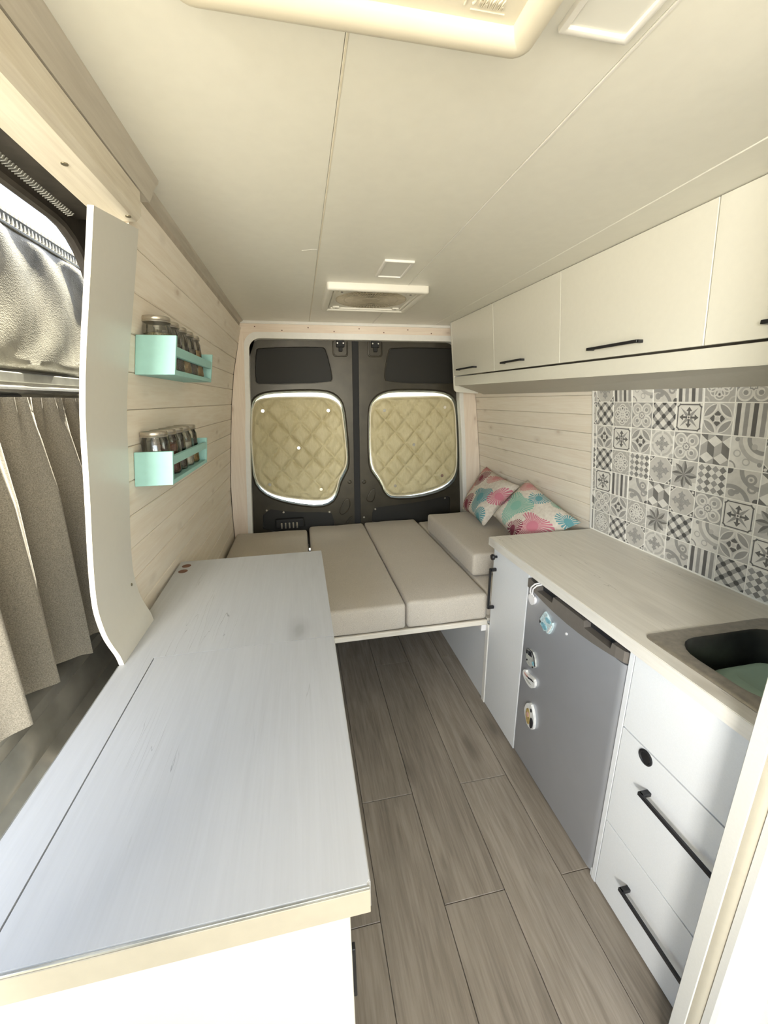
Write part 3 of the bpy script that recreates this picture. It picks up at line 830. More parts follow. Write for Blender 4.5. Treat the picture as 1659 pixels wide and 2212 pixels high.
for i in range(150):
    y = -.1 + i*.0095
    hexa(bm, [(-.555, y, 1.985), (-.555, y+.004, 1.985), (-.530, y+.009, 1.985), (-.530, y+.005, 1.985), (-.56, y, 1.972), (-.56, y+.003, 1.976), (-.535, y+.008, 1.979), (-.535, y+.005, 1.979)])
br = part('brush_seal', bm, 'tape_grey', body); br['kind'] = 'stuff'
# right body skin
bm = newbm(); box(bm, 1.40, 1.43, -1.7, 3.0, -.1, 2.1); struct('wall_right_body', bm, 'body_outer')

bm = newbm(); wall_strip(bm, -1, -.72, -.02, ZS, -.012, .05); wall_strip(bm, -1, -1.7, -.72, [z for z in ZS if z < 1.25], -.012, .05); wall_strip(bm, -1, -1.7, -.72, [z for z in ZS if z > 1.85], -.012, .05); struct('wall_left_front', bm, 'melamine_white', label='unseen left body side ahead of the sliding doorway, sized to block light')  # unseen; length and window gap shaped to steer the cab window fill
# ---- the sliding door, slid back outside the body
sd = thing('sliding_door', 'grey metal sliding door standing open outside the left wall', 'door', (-.74, 1.5, .1))
prof = [(2.02, -.735), (2.00, -.715), (1.975, -.72), (1.60, -.722), (1.595, -.705), (1.565, -.703), (1.56, -.69), (1.545, -.685), (1.533, -.69), (1.53, -.72), (1.0, -.735), (.885, -.735), (.86, -.715), (.84, -.712), (.815, -.722), (.80, -.750), (.785, -.722), (.77, -.712), (.735, -.715), (.725, -.722), (.70, -.715),
        (.665, -.706), (.64, -.710), (.60, -.690), (.55, -.682), (.50, -.690), (.46, -.735), (.42, -.700), (.30, -.690), (.12, -.695)]
bm = newbm(); prism(bm, [(x, z) for z, x in prof] + [(-.80, .12), (-.82, 1.0), (-.79, 1.7), (-.76, 2.02)], 'Y', .70, 2.15); fan_ok(bm)
part('door_shell', bm, 'slide_metal', sd, True, 30)
bm = newbm(); rbox(bm, -.712, -.702, .70, 2.14, 1.572, 1.598, .003, 2); part('cross_rail', bm, 'tape_grey', sd)
bm = newbm(); tube(bm, [(-.680, .70, 1.552), (-.680, 2.14, 1.552)], .010, 10); part('curtain_bar', bm, 'silver_trim', sd, True)
bm = newbm(); rbox(bm, -.70, -.672, .70, 1.20, 1.532, 1.543, .004, 1); part('bar_cover', bm, 'rubber_black', sd)
# ribbed rubber along the door's top edge
bm = newbm()
for i in range(60):
    y = 1.0 + i*.017; rbox(bm, -.724, -.716, y, y+.009, 1.978, 2.012, .002, 1)
rb = part('ribbed_seal', bm, 'hatch_cream', sd); rb['kind'] = 'stuff'

# ---- insulation mat on the door
bm = newbm()
ny, nz = 60, 24; rows = []
for j in range(nz+1):
    z = 1.606 + (1.968-1.606)*j/nz; row = []
    for i in range(ny+1):
        y = .86 + 1.19*i/ny
        b = .010 + .006*math.sin(7*y+3*z) + .005*math.sin(13*y-11*z+1.3) + .004*math.sin(31*y+9*math.sin(6*z))
        if i in (0, ny) or j in (0, nz): b = 0
        row.append(bm.verts.new((-.716 + b, y, z)))
    rows.append(row)
for A, B in zip(rows, rows[1:]):
    for i in range(ny): bm.faces.new((A[i], A[i+1], B[i+1], B[i]))
r = bmesh.ops.extrude_face_region(bm, geom=bm.faces[:])
bmesh.ops.translate(bm, vec=(-.004, 0, 0), verts=[v for v in r['geom'] if isinstance(v, bmesh.types.BMVert)])
mat_o = single('insulation_mat', bm, 'mat_silver', 'silver-grey leatherette insulation mat on the open sliding door', 'mat', smooth=True, angle=60)
bm = newbm(); lathe(bm, 0, 0, [(.010, 0), (.011, .010), (.008, .016), (.0005, .017)], 14)
bmesh.ops.rotate(bm, verts=bm.verts[:], cent=(0, 0, 0), matrix=Matrix.Rotation(PI/2, 3, 'Y')); bmesh.ops.translate(bm, verts=bm.verts[:], vec=(-.706, 1.60, 1.640))
part('knob', bm, 'snap_metal', mat_o, True)
bm = newbm(); rbox(bm, -.716, -.710, .86, 2.05, 1.964, 1.974, .002, 1); part('edge_strip', bm, 'silver_trim', mat_o)

# ---- curtain on the door
bm = newbm(); NY, NZ = 190, 40; rows = []
def fold(y, t):
    a = .036*math.sin(2*PI*(y-.05)/.150 + .9*math.sin(5*y)) + .010*math.sin(2*PI*y/.061 + 1.)
    b = .008*math.sin(2*PI*y/.030)
    return a*(.35 + .65*min(1, t*3)) + b*max(0, 1 - t*7)
for j in range(NZ+1):
    t = j/NZ; row = []
    for i in range(NY+1):
        y = .78 + 1.22*i/NY
        zb = .845 + .018*math.sin(9*y) + (.0 if y > 1.05 else -.12*(1.05-y)) 
        z = 1.535*(1-t) + zb*t
        yy = y + .016*math.sin(2*PI*(y)/.135)*t
        row.append(bm.verts.new((-.654 + fold(y, t) - .010*t, yy, z)))
    rows.append(row)
for A, B in zip(rows, rows[1:]):
    for i in range(NY): bm.faces.new((A[i], A[i+1], B[i+1], B[i]))
single('curtain', bm, 'curtain_fabric', 'gathered grey-beige linen curtain hanging on the open sliding door', 'curtain', smooth=True, angle=80)

# ------------------------------------------------------------------ roof fittings
def frame_ring(bm, x0, x1, y0, y1, w, z0, z1, r=.02, rr=.008):
    o = rrect(x0, x1, y0, y1, r, 5)
    def ins(d): return rrect(x0+d, x1-d, y0+d, y1-d, max(r-d, .002), 5)
    L = [(o, z1), (ins(.0), z0+rr), (ins(rr*.3), z0+rr*.3), (ins(rr), z0), (ins(w-rr), z0), (ins(w-rr*.3), z0+rr*.3), (ins(w), z0+rr), (ins(w), z1)]
    loft(bm, [[(p[0], p[1], z) for p in l] for l, z in L])
h = thing('roof_hatch', 'large cream plastic roof hatch at the front of the ceiling', 'roof hatch', (.116, .445, 1.985))
bm = newbm(); frame_ring(bm, -.122, .353, .209, .684, .040, 1.985, HC+.001, .028, .014); part('frame', bm, 'hatch_cream', h, True, 50)
bm = newbm(); prism(bm, rrect(-.084, .315, .247, .646, .012), 'Z', 1.9995, 2.012); fan_ok(bm); hp = part('inner_panel', bm, 'hatch_cream', h)
bm = newbm()
ar = [(.115 + .15*math.cos(a), .45 + .15*math.sin(a)) for a in [2*PI*i/48 for i in range(48)]]
tube(bm, [(p[0], p[1], 1.9995) for p in ar] + [(ar[0][0], ar[0][1], 1.9995)], .003, 6); part('round_rib', bm, 'hatch_cream', hp, True)
for x, y in ((.116, .679), (-.118, .678), (.349, .678)):
    bm = newbm(); cyl(bm, (x, y, 2.004), (x, y+.0075, 2.004), .004, 10); part('screw', bm, 'vent_cream', h)
def text_mesh(body, size, shear, mtx):
    cu = bpy.data.curves.new('lettering', 'FONT'); cu.body = body; cu.size = size; cu.extrude = .0012; cu.shear = shear
    ob = bpy.data.objects.new('lettering', cu); COL.objects.link(ob)
    dg = bpy.context.evaluated_depsgraph_get(); dg.update()
    me = bpy.data.meshes.new_from_object(ob.evaluated_get(dg)); bpy.data.objects.remove(ob)
    me.transform(mtx); b = bmesh.new(); b.from_mesh(me); bpy.data.meshes.remove(me); bpy.data.curves.remove(cu)
    return b
mt = Matrix.Translation((.2525, .6255, 1.9990)) @ Matrix.Rotation(PI, 4, 'X') @ Matrix.Diagonal((.50, 1, 1, 1))
bm = text_mesh('FIAMMA', .0195, .2, mt)
part('lettering', bm, 'hatch_cream', hp, label='raised maker lettering')
bm = newbm(); tube(bm, [(.2425 + .0065*math.cos(a), .6165 - .0075*math.sin(a), 1.9988) for a in [math.radians(d) for d in range(-60, 215, 15)]] + [(.2365, .6265, 1.9988)], .0014, 6)
cyl(bm, (.2425, .616, 1.9985), (.2425, .616, 2.0), .0022, 12)
rbox(bm, .246, .293, .6300, .6315, 1.9982, 2.0, .0003, 1)
part('emblem', bm, 'hatch_cream', hp, label='raised round maker mark with underline')

def led_panel(x0, x1, y0, y1, label):
    t = thing('ceiling_light', label, 'ceiling light', ((x0+x1)/2, (y0+y1)/2, HC-.008), 'flat ceiling lights')
    bm = newbm(); frame_ring(bm, x0, x1, y0, y1, .011, HC-.008, HC+.001, .004, .003); part('frame', bm, 'white_edge', t, True, 40)
    bm = newbm(); rbox(bm, x0+.010, x1-.010, y0+.010, y1-.010, HC-.003, HC+.002, .001, 1); part('diffuser', bm, 'led_diffuser', t)
led_panel(.344, .460, 1.645, 1.850, 'small flat rectangular light beside the rear roof fan')
led_panel(.388, .500, .452, .662, 'flat rectangular light beside the large roof hatch')

v = thing('roof_fan', 'square cream roof fan with round slatted grille near the rear', 'roof fan', (.387, 2.205, 1.99))
bm = newbm(); frame_ring(bm, .152, .622, 1.972, 2.432, .032, 1.990, HC+.001, .014, .008); part('frame', bm, 'vent_cream', v, True, 50)
bm = newbm(); frame_ring(bm, .186, .588, 2.006, 2.398, .012, 1.996, HC+.001, .008, .004); part('inner_frame', bm, 'vent_cream', v, True, 50)
bm = newbm(); plate_pts = rrect(.196, .578, 2.016, 2.388, .006)
circ = [(.387 + .178*math.cos(2*PI*i/40), 2.202 + .178*math.sin(2*PI*i/40)) for i in range(40)]
t = newbm(); plate(t, plate_pts, [circ], 0, .006)
bmesh.ops.rotate(t, verts=t.verts[:], cent=(0, 0, 0), matrix=Matrix.Rotation(PI/2, 3, 'X'))   # x,z plate -> x,y
me = bpy.data.meshes.new('t'); t.to_mesh(me); t.free()
me.transform(Matrix.Scale(-1, 4, (0, 1, 0)) @ Matrix.Identity(4)); bm.from_mesh(me)
ys_ = [q.co.y for q in bm.verts]
if sum(ys_)/len(ys_) < 0:
    for q in bm.verts: q.co.y = -q.co.y
zmin = min(q.co.z for q in bm.verts)
bmesh.ops.translate(bm, verts=bm.verts[:], vec=(0, 0, 2.0035-zmin)); part('corner_plate', bm, 'vent_cream', v)
bm = newbm(); cyl(bm, (.387, 2.202, 2.010), (.387, 2.202, 2.018), .178, 40); part('backing_disc', bm, 'grille_tan', v)
bm = newbm()
for i in range(64):
    a = 2*PI*i/64; c_, s_ = math.cos(a), math.sin(a); w = .0018
    p = [(.045, -w), (.176, -w*1.6), (.176, w*1.6), (.045, w)]
    q = [(.387 + c_*u_ - s_*v_, 2.202 + s_*u_ + c_*v_) for u_, v_ in p]
    hexa(bm, [(x, y, 2.002) for x, y in q] + [(x, y, 2.010) for x, y in q])
for r_ in (.045, .09, .135, .175):
    pts = [(.387 + r_*math.cos(2*PI*i/40), 2.202 + r_*math.sin(2*PI*i/40), 2.004) for i in range(41)]; tube(bm, pts, .0022, 5)
g = part('grille', bm, 'grille_tan', v); g['kind'] = 'stuff'
bm = newbm(); cyl(bm, (.387, 2.202, 2.001), (.387, 2.202, 2.010), .045, 24); part('hub', bm, 'grille_tan', v)
for x, y in ((.225, 2.035), (.225, 2.37), (.55, 2.04), (.55, 2.365)):
    bm = newbm(); rbox(bm, x-.018, x+.018, y-.012, y+.012, 1.996, 2.0045, .003, 2); cb = part('corner_block', bm, 'vent_cream', v)
    bm = newbm(); rbox(bm, x-.006, x+.004, y-.004, y+.004, 1.9950, 1.9965, .0004, 1); part('slot', bm, 'black_gap', cb)

# ------------------------------------------------------------------ handles
def bar_handle(parent, axis, a, b, fixed, out, w=.011, stand=.028, n=None):
    """flat bar handle with two feet. axis 'Y' or 'Z': the bar's run; fixed = other coordinate; out = function giving face x"""
    bm = newbm(); 
    if axis == 'Y':
        hexa(bm, [(out(a)-stand, a, fixed-w/2), (out(b)-stand, b, fixed-w/2), (out(b)-stand, b, fixed+w/2), (out(a)-stand, a, fixed+w/2),
                  (out(a)-stand+.008, a, fixed-w/2), (out(b)-stand+.008, b, fixed-w/2), (out(b)-stand+.008, b, fixed+w/2), (out(a)-stand+.008, a, fixed+w/2)])
        feet = [(a, a+.014), (b-.014, b)]
        for p, q in feet: box(bm, out(p)-stand+.002, out(p)+.003, p, q, fixed-w/2, fixed+w/2)
    else:
        box(bm, out(0)-stand, out(0)-stand+.008, fixed-w/2, fixed+w/2, a, b)
        for p, q in ((a, a+.014), (b-.014, b)): box(bm, out(0)-stand+.002, out(0)+.001, fixed-w/2, fixed+w/2, p, q)
    bmesh.ops.bevel(bm, geom=bm.edges[:], offset=.0012, segments=1, affect='EDGES')
    return part('handle', bm, 'black_metal', parent)

# ------------------------------------------------------------------ overhead cabinets, right
def fx(y, z): return 1.035 + .0346*(2.79-y) + .095*(2.02-z)
def zl(y): return 1.660 + .010*(y-1.65)
cabs = [(2.222, 2.795, 'rearmost short overhead cabinet above the pillows', (2.44, 2.70)), (1.652, 2.222, 'second overhead cabinet from the rear doors', (1.92, 2.115)),
        (1.018, 1.652, 'widest overhead cabinet above the tiled wall', (1.225, 1.46)), (.47, 1.018, 'overhead cabinet nearest the front, cut by the frame', (.62, .86))]
def slab(bm, y0, y1, z0f, z1, off, th):
    """board in the leaning cabinet front plane"""
    P = []
    for o in (off, off+th):
        for y, z in ((y0, z0f(y0)), (y1, z0f(y1)), (y1, z1(y1)), (y0, z1(y0))): P.append((fx(y, z)+o, y, z))
    hexa(bm, P)
for y0, y1, lab, hh in cabs:
    t = thing('overhead_cabinet', lab, 'cabinet', ((fx((y0+y1)/2, 1.66)+1.2)/2, (y0+y1)/2, 1.62), 'white overhead cabinets')
    if y1 > 2.7: rear_cab = t
    bm = newbm(); g = .0015
    slab(bm, y0+g, y1-g, lambda y: zl(y)+.004, lambda y: HC-.004, 0, .016)
    bmesh.ops.bevel(bm, geom=bm.edges[:], offset=.0012, segments=1, affect='EDGES')
    d = part('door', bm, 'gloss_white', t)
    zc = zl(y0)+ .043
    bar_handle(d, 'Y', hh[0], hh[1], zc, lambda y: fx(y, zc), .010, .026)
    bm = newbm(); P = []
    for y in (y0+.001, y1-.001):
        P += [[(fx(y, zl(y))+.060, y, zl(y)+.03), (rwx(1.6)-.004, y, zl(y)+.03), (rwx(HC)-.004, y, HC-.006), (fx(y, HC)+.020, y, HC-.006)]]
    hexa(bm, P[0] + P[1]); part('carcass', bm, 'melamine_white', t)
# long valance with sloping underside, rounded at its rear end
va = thing('valance', 'long white valance board under the overhead cabinets', 'valance', (1.15, 1.65, 1.54))
bm = newbm()
def vz(y): return 1.600 + .009*(y-1.65)
slab(bm, .46, 2.80, vz, lambda y: zl(y)-.0035, .002, .018)
bmesh.ops.bevel(bm, geom=bm.edges[:], offset=.002, segments=2, affect='EDGES'); part('front_board', bm, 'gloss_white', va)
bm = newbm(); P = []
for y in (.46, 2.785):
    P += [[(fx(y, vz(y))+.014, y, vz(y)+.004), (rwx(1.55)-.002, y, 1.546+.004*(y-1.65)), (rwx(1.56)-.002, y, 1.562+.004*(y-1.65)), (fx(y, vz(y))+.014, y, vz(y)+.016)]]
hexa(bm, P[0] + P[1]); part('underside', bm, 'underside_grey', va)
bm = newbm()
e = [(fx(2.80, HC)-.001, HC-.004), (fx(2.80, 1.62)-.001, 1.62)] + [(fx(2.8, 1.6)+.03-.03*math.cos(a), 1.60-.028*math.sin(a)-.005) for a in [PI/2*i/5 for i in range(6)]] + [(1.255, 1.556), (1.165, HC-.004)]
prism(bm, e, 'Y', 2.796, 2.812); fan_ok(bm); part('end_panel', bm, 'gloss_white', rear_cab)

# ------------------------------------------------------------------ tiled splash-back
layout = [['snow', 'stripes', 'rings', 'scroll', 'stripes', 'quatre', 'clover', 'plaid'],
          ['plaid', 'quatre', 'clover', 'plaid', 'compass', 'petals', 'stripes', 'ringsnow'],
          ['petals', 'compass', 'petals', 'ringsnow', 'clover', 'cubes', 'rings', 'snow'],
          ['plaid', 'quatre', 'checker', 'snow', 'star', 'checker', 'scroll', 'cubes'],
          ['compass', 'stripes', 'scroll', 'cubes', 'snow', 'clover', 'compass', 'star'],
          ['clover', 'petals', 'quatre', 'star', 'plaid', 'rings', 'petals', 'compass'],
          ['quatre', 'plaid', 'snow', 'ringsnow', 'scroll', 'stripes', 'plaid', 'checker']]
tile_cache = {}
def tile_mesh(kind, w, u0, u1, v0, v1):
    key = (kind, round(w, 4), u0, u1, v0, v1)
    if key in tile_cache: return tile_cache[key]
    hgt = (v1-v0)*.0965; bm = newbm()
    # local: y across (left in view = +y), z up, face towards -x
    f = [bm.verts.new((-.004, y, z)) for y, z in ((w/2-.0008, .0008), (-w/2+.0008, .0008), (-w/2+.0008, hgt-.0008), (w/2-.0008, hgt-.0008))]
    s = [bm.verts.new((-.003, y, z)) for y, z in ((w/2, 0), (-w/2, 0), (-w/2, hgt), (w/2, hgt))]
    b = [bm.verts.new((0, y, z)) for y, z in ((w/2, 0), (-w/2, 0), (-w/2, hgt), (w/2, hgt))]
    bm.faces.new(f)
    for A, B in ((f, s), (s, b)):
        for i in range(4): bm.faces.new((A[i], B[i], B[(i+1) % 4], A[(i+1) % 4]))
    bmesh.ops.recalc_face_normals(bm, faces=bm.faces[:])
    uvl = bm.loops.layers.uv.new('UVMap')
    for fc in bm.faces:
        for l in fc.loops:
            c = l.vert.co
            l[uvl].uv = (u0 + (u1-u0)*(w/2-c.y)/w, v0 + (v1-v0)*c.z/hgt)
    me = bpy.data.meshes.new('tile'); bm.to_mesh(me); bm.free(); me.materials.append(M['tile_'+kind])
    tile_cache[key] = me
    return me
bm = newbm(); wall_strip(bm, 1, .44, 1.645, [.88, .9, .95, 1.05, 1.13, 1.2, 1.3, 1.4, 1.5, 1.55, 1.6], .0056, .008)
part('grout_bed', bm, 'grout', wr)
kinds = list(TILES)
def put_tile(kind, yc, w, z0, u0=0, u1=1, v0=0, v1=1):
    o = bpy.data.objects.new('tile', tile_mesh(kind, w, u0, u1, v0, v1)); COL.objects.link(o); o.parent = wr
    za = z0 + (v1-v0)*.0965
    o.location = (rwx(z0)-.0028, yc, z0); o.rotation_euler = (0, math.atan2(rwx(za)-rwx(z0), za-z0), 0)
rowz = [.9065 + .0994*i for i in range(7)]
for ri in range(7):
    z0 = rowz[6-ri]; v1 = 1. if ri else .55; v0 = 0.
    for ci in range(12):
        kd = layout[ri][ci] if ci < 8 else kinds[(ri*5 + ci*3) % 13]
        yc = 1.6255 - .0997*(ci+.5)
        put_tile(kd, yc, .0962, z0, 0, 1, v0, v1)
    put_tile(kinds[(ri*4+3) % 13], 1.6355, .0165, z0, .83, 1, v0, v1)
bm = newbm(); wall_strip(bm, 1, 1.645, 1.656, [.90, .95, 1.05, 1.15, 1.25, 1.35, 1.45, 1.55, 1.6], .008, .014)
part('tile_edge_trim', bm, 'white_edge', wr)

# ------------------------------------------------------------------ right kitchen
XF = .842
# worktop with the sink cut-out
YN = .452
bm = newbm(); xs = [.829, .905, 1.245, 1.368]; ysn = [YN, .505, .765, 1.644]
V = {}
for k, z in ((0, .862), (1, .900)):
    for i, x in enumerate(xs):
        for j, y in enumerate(ysn): V[i, j, k] = bm.verts.new((x, y, z))
for k in (0, 1):
    for i in range(3):
        for j in range(3):
            if (i, j) != (1, 1): bm.faces.new([V[i, j, k], V[i+1, j, k], V[i+1, j+1, k], V[i, j+1, k]])
for i in range(3):
    for j in (0, 3): bm.faces.new([V[i, j, 0], V[i+1, j, 0], V[i+1, j, 1], V[i, j, 1]])
    for q in (0, 3): bm.faces.new([V[q, i, 0], V[q, i+1, 0], V[q, i+1, 1], V[q, i, 1]])
for a, b in (((1, 1), (2, 1)), ((2, 1), (2, 2)), ((2, 2), (1, 2)), ((1, 2), (1, 1))): bm.faces.new([V[(*a, 0)], V[(*b, 0)], V[(*b, 1)], V[(*a, 1)]])
bmesh.ops.bevel(bm, geom=[e for e in bm.edges if all(abs(q.co.x-.829) < 1e-4 and q.co.z > .89 for q in e.verts)], offset=.002, segments=2, affect='EDGES')
wt = single('kitchen_worktop', bm, 'counter_right_lifted', 'pale whitewashed wood worktop with the steel sink under the tiles', 'worktop')
bm = newbm(); box(bm, .8275, .8295, YN, 1.644, .8625, .8985); box(bm, .829, 1.36, 1.6435, 1.6455, .8625, .8985); part('edge_band', bm, 'counter_right_lifted', wt)

# sink
sk = thing('sink', 'stainless steel inset sink in the kitchen worktop', 'sink', (1.07, .635, .70))
R0 = rrect(.868, 1.290, .462, .800, .022); 
def ir(d, r): return rrect(.868+d, 1.290-d, .462+d, .800-d, r)
def bl(x0, x1, y0, y1, r): return rrect(x0, x1, y0, y1, r)
bm = newbm()
loft(bm, [[(p[0], p[1], z) for p in L] for L, z in ((R0, .9003), (R0, .9022), (ir(.004, .02), .9042), (ir(.012, .018), .9050), (bl(.895, 1.262, .492, .772, .085), .9046), (bl(.901, 1.256, .498, .766, .082), .9062), (bl(.909, 1.248, .506, .758, .078), .9040))])
part('rim', bm, 'steel', sk, True, 50)
bm = newbm()
loft(bm, [[(p[0], p[1], z) for p in L] for L, z in ((bl(.909, 1.248, .506, .758, .078), .9040), (bl(.913, 1.244, .510, .754, .074), .896), (bl(.918, 1.239, .515, .749, .07), .80), (bl(.926, 1.231, .523, .741, .065), .735), (bl(.945, 1.21, .54, .725, .05), .715), (bl(1.04, 1.11, .60, .66, .03), .710))], cap1=True)
fan_ok(bm); part('basin', bm, 'steel_dark', sk, True, 60)
# washing-up bowl upside down in the sink
bm = newbm()
loft(bm, [[(p[0], p[1], z) for p in L] for L, z in ((bl(.960, 1.225, .530, .738, .05), .7165), (bl(.962, 1.223, .532, .737, .05), .726), (bl(.972, 1.216, .538, .733, .05), .726), (bl(.985, 1.210, .545, .730, .05), .80), (bl(.995, 1.204, .553, .722, .05), .822), (bl(1.015, 1.19, .57, .708, .045), .836), (bl(1.035, 1.175, .585, .695, .035), .840), (bl(1.038, 1.172, .588, .692, .033), .838), (bl(1.08, 1.13, .62, .66, .02), .838))], cap0=True, cap1=True)
fan_ok(bm); single('washing_up_bowl', bm, 'green_tub', 'sage green plastic bowl upside down in the sink', 'bowl', smooth=True, angle=60)

# tall narrow cabinet
t = thing('narrow_cabinet', 'narrow white cabinet with black handle between bench and fridge', 'cabinet', (1.1, 1.47, 0))
bm = newbm(); box(bm, XF+.018, 1.352, 1.318, 1.640, .0, .861); part('carcass', bm, 'melamine_white', t)
bm = newbm(); rbox(bm, XF, XF+.017, 1.316, 1.612, .004, .855, .0015, 1); d = part('door', bm, 'melamine_white', t)
bar_handle(d, 'Z', .562, .767, 1.583, lambda _: XF, .012, .032)
bm = newbm(); lathe(bm, 0, 0, [(.006, 0), (.006, .012), (.013, .015), (.015, .022), (.012, .027), (.0005, .028)], 16)
bmesh.ops.rotate(bm, verts=bm.verts[:], cent=(0, 0, 0), matrix=Matrix.Rotation(-PI/2, 3, 'Y')); bmesh.ops.translate(bm, verts=bm.verts[:], vec=(XF, 1.583, .823))
part('knob', bm, 'black_metal', d, True)

# fridge
fr = thing('fridge', 'small silver-grey fridge with bronze grip strip under the worktop', 'fridge', (1.1, 1.06, 0))
bm = newbm(); rbox(bm, XF+.045, 1.34, .812, 1.306, .025, .842, .004, 1); part('cabinet', bm, 'fridge_silver', fr)
bm = newbm()
de = []
for i in range(7):
    a = PI/2*i/6; de.append((.806 + .022*(1-math.sin(a)), XF + .020*(1-math.cos(a))))
de = de[::-1]
pol = [(x, y) for y, x in [(1.312, XF+.042), (1.312, XF+.004), (1.309, XF)]] 
pol += [(XF + .016*(1-math.cos(a)), .830 - .024*math.sin(a)) for a in [PI/2*i/6 for i in range(7)]] + [(XF+.042, .806)]
prism(bm, pol, 'Z', .016, .800); fan_ok(bm); fdoor = part('door', bm, 'fridge_silver', fr, True, 25)
# grip strip: lower edge bowed, two finger pockets
def gz(y): return .8045 - .020*max(0, 1 - ((y-1.06)/.22)**2)
yy = [.806, .822, .849, .864, .884, .967, .987, 1.002, 1.06, 1.138, 1.148, 1.168, 1.235, 1.251, 1.285, 1.312]
def tz(y):
    if .864 < y < .987: return .818
    if 1.148 < y < 1.251: return .816
    return .840
yy2 = [.806, .822, .849, .8639, .868, .9, .94, .983, .9871, 1.002, 1.06, 1.138, 1.1479, 1.152, 1.2, 1.247, 1.2511, 1.285, 1.312]
bm = newbm(); F, Bk = [], []
for y in yy2:
    xo = XF - .004 + (.016 if y < .81 else (.004 if y < .825 else 0))
    F.append(((xo, y, gz(y)), (xo, y, tz(y)))); Bk.append(((XF+.044, y, gz(y)), (XF+.044, y, tz(y))))
vf = [[bm.verts.new(p) for p in (a[0], a[1], b[1], b[0])] for a, b in zip(F, Bk)]
for A, B in zip(vf, vf[1:]):
    for k in range(4): bm.faces.new((A[k], A[(k+1) % 4], B[(k+1) % 4], B[k]))
bm.faces.new(vf[0][::-1]); bm.faces.new(vf[-1]); bmesh.ops.triangulate(bm, faces=bm.faces[:])
gs = part('grip_strip', bm, 'fridge_handle', fr)
for a, b in ((.866, .985), (1.150, 1.249)):
    bm = newbm(); rbox(bm, XF+.022, XF+.04, a-.002, b+.002, .80, .842, .002, 1); part('finger_pocket', bm, 'fridge_dark', gs)
bm = newbm(); rbox(bm, XF+.010, XF+.046, .815, 1.308, .838, .848, .001, 1); part('top_cover', bm, 'fridge_dark', fr)
bm = newbm(); cyl(bm, (XF-.003, 1.062, .746), (XF+.001, 1.062, .746), .0045, 12); part('screw_cap', bm, 'plastic_white', fdoor)
for y in (.83, 1.29):
    bm = newbm(); cyl(bm, (XF+.08, y, 0), (XF+.08, y, .03), .02, 12); part('foot', bm, 'fridge_dark', fr)
# child lock
cl = thing('child_lock', 'white plastic child lock strapped over the fridge door corner', 'child lock', (XF, 1.27, .745))
bm = newbm(); hp_ = smooth_loop([(1.270, .784), (1.283, .788), (1.294, .776), (1.288, .757), (1.268, .745), (1.250, .760), (1.246, .778), (1.256, .788)], 2)
prism(bm, hp_, 'X', XF-.010, XF-.0005); fan_ok(bm); part('pad', bm, 'plastic_white', cl, True, 50)
for dy in (-.007, .007):
    bm = newbm(); tube(bm, [(XF-.006, 1.270+dy, .785), (XF-.014, 1.268+dy, .80), (XF-.016, 1.262+dy, .822), (XF-.012, 1.246+dy, .842), (XF+.0, 1.236+dy, .850), (XF+.02, 1.232+dy, .852)], .003, 8); part('strap', bm, 'plastic_white', cl, True)

# magnets on the fridge door
def magnet(label, base_poly, base_mat, details, th=.008):
    ys = [p[0] for p in base_poly]; zs = [p[1] for p in base_poly]
    t = thing('fridge_magnet', label, 'magnet', (XF, sum(ys)/len(ys), min(zs)), 'souvenir magnets on the fridge')
    bm = newbm(); prism(bm, (base_poly if 'fish' in label or 'bus' in label else smooth_loop(base_poly, 1)), 'X', XF-th, XF-.0003); fan_ok(bm); part('plate', bm, base_mat, t)
    for nm, poly, mt, o in details:
        bm = newbm(); prism(bm, poly, 'X', XF-th-o, XF-th+.001); fan_ok(bm); part(nm, bm, mt, t)
magnet('pale blue fish-shaped magnet, topmost of the four on the fridge', [(1.182, .765), (1.165, .757), (1.150, .744), (1.141, .741), (1.134, .746), (1.129, .736), (1.136, .715), (1.147, .693), (1.158, .690), (1.168, .699), (1.176, .688), (1.190, .699), (1.205, .703), (1.198, .714), (1.207, .722), (1.196, .742)], 'magnet_pale',
       [('patch', smooth_loop([(1.175, .752), (1.145, .748), (1.138, .738), (1.165, .730)]), 'magnet_blue', .002), ('patch', smooth_loop([(1.196, .715), (1.19, .70), (1.165, .695), (1.155, .71), (1.18, .722)]), 'magnet_blue', .002),
        ('rim', smooth_loop([(1.130, .735), (1.149, .695), (1.153, .698), (1.136, .736)]), 'magnet_white', .002)])
magnet('grey camper-bus magnet with black window, second from the top', [(1.279, .541), (1.259, .557), (1.231, .561), (1.214, .544), (1.204, .515), (1.21, .504), (1.242, .489), (1.263, .491), (1.275, .524)], 'magnet_grey',
       [('window', [(1.272, .546), (1.262, .551), (1.262, .534), (1.270, .530)], 'magnet_black', .0015), ('window', [(1.258, .551), (1.236, .555), (1.232, .537), (1.256, .533)], 'magnet_black', .0015),
        ('roof_edge', [(1.262, .557), (1.231, .561), (1.214, .544), (1.204, .513), (1.209, .513), (1.218, .541), (1.233, .556)], 'magnet_black', .0012),
        ('side_panel', smooth_loop([(1.228, .522), (1.214, .530), (1.209, .512), (1.225, .508)]), 'magnet_blue', .0015), ('lamp', smooth_loop([(1.225, .502), (1.217, .504), (1.217, .497), (1.224, .495)]), 'magnet_black', .0015), ('lamp', smooth_loop([(1.266, .508), (1.258, .511), (1.259, .503), (1.266, .500)]), 'magnet_black', .0015)])
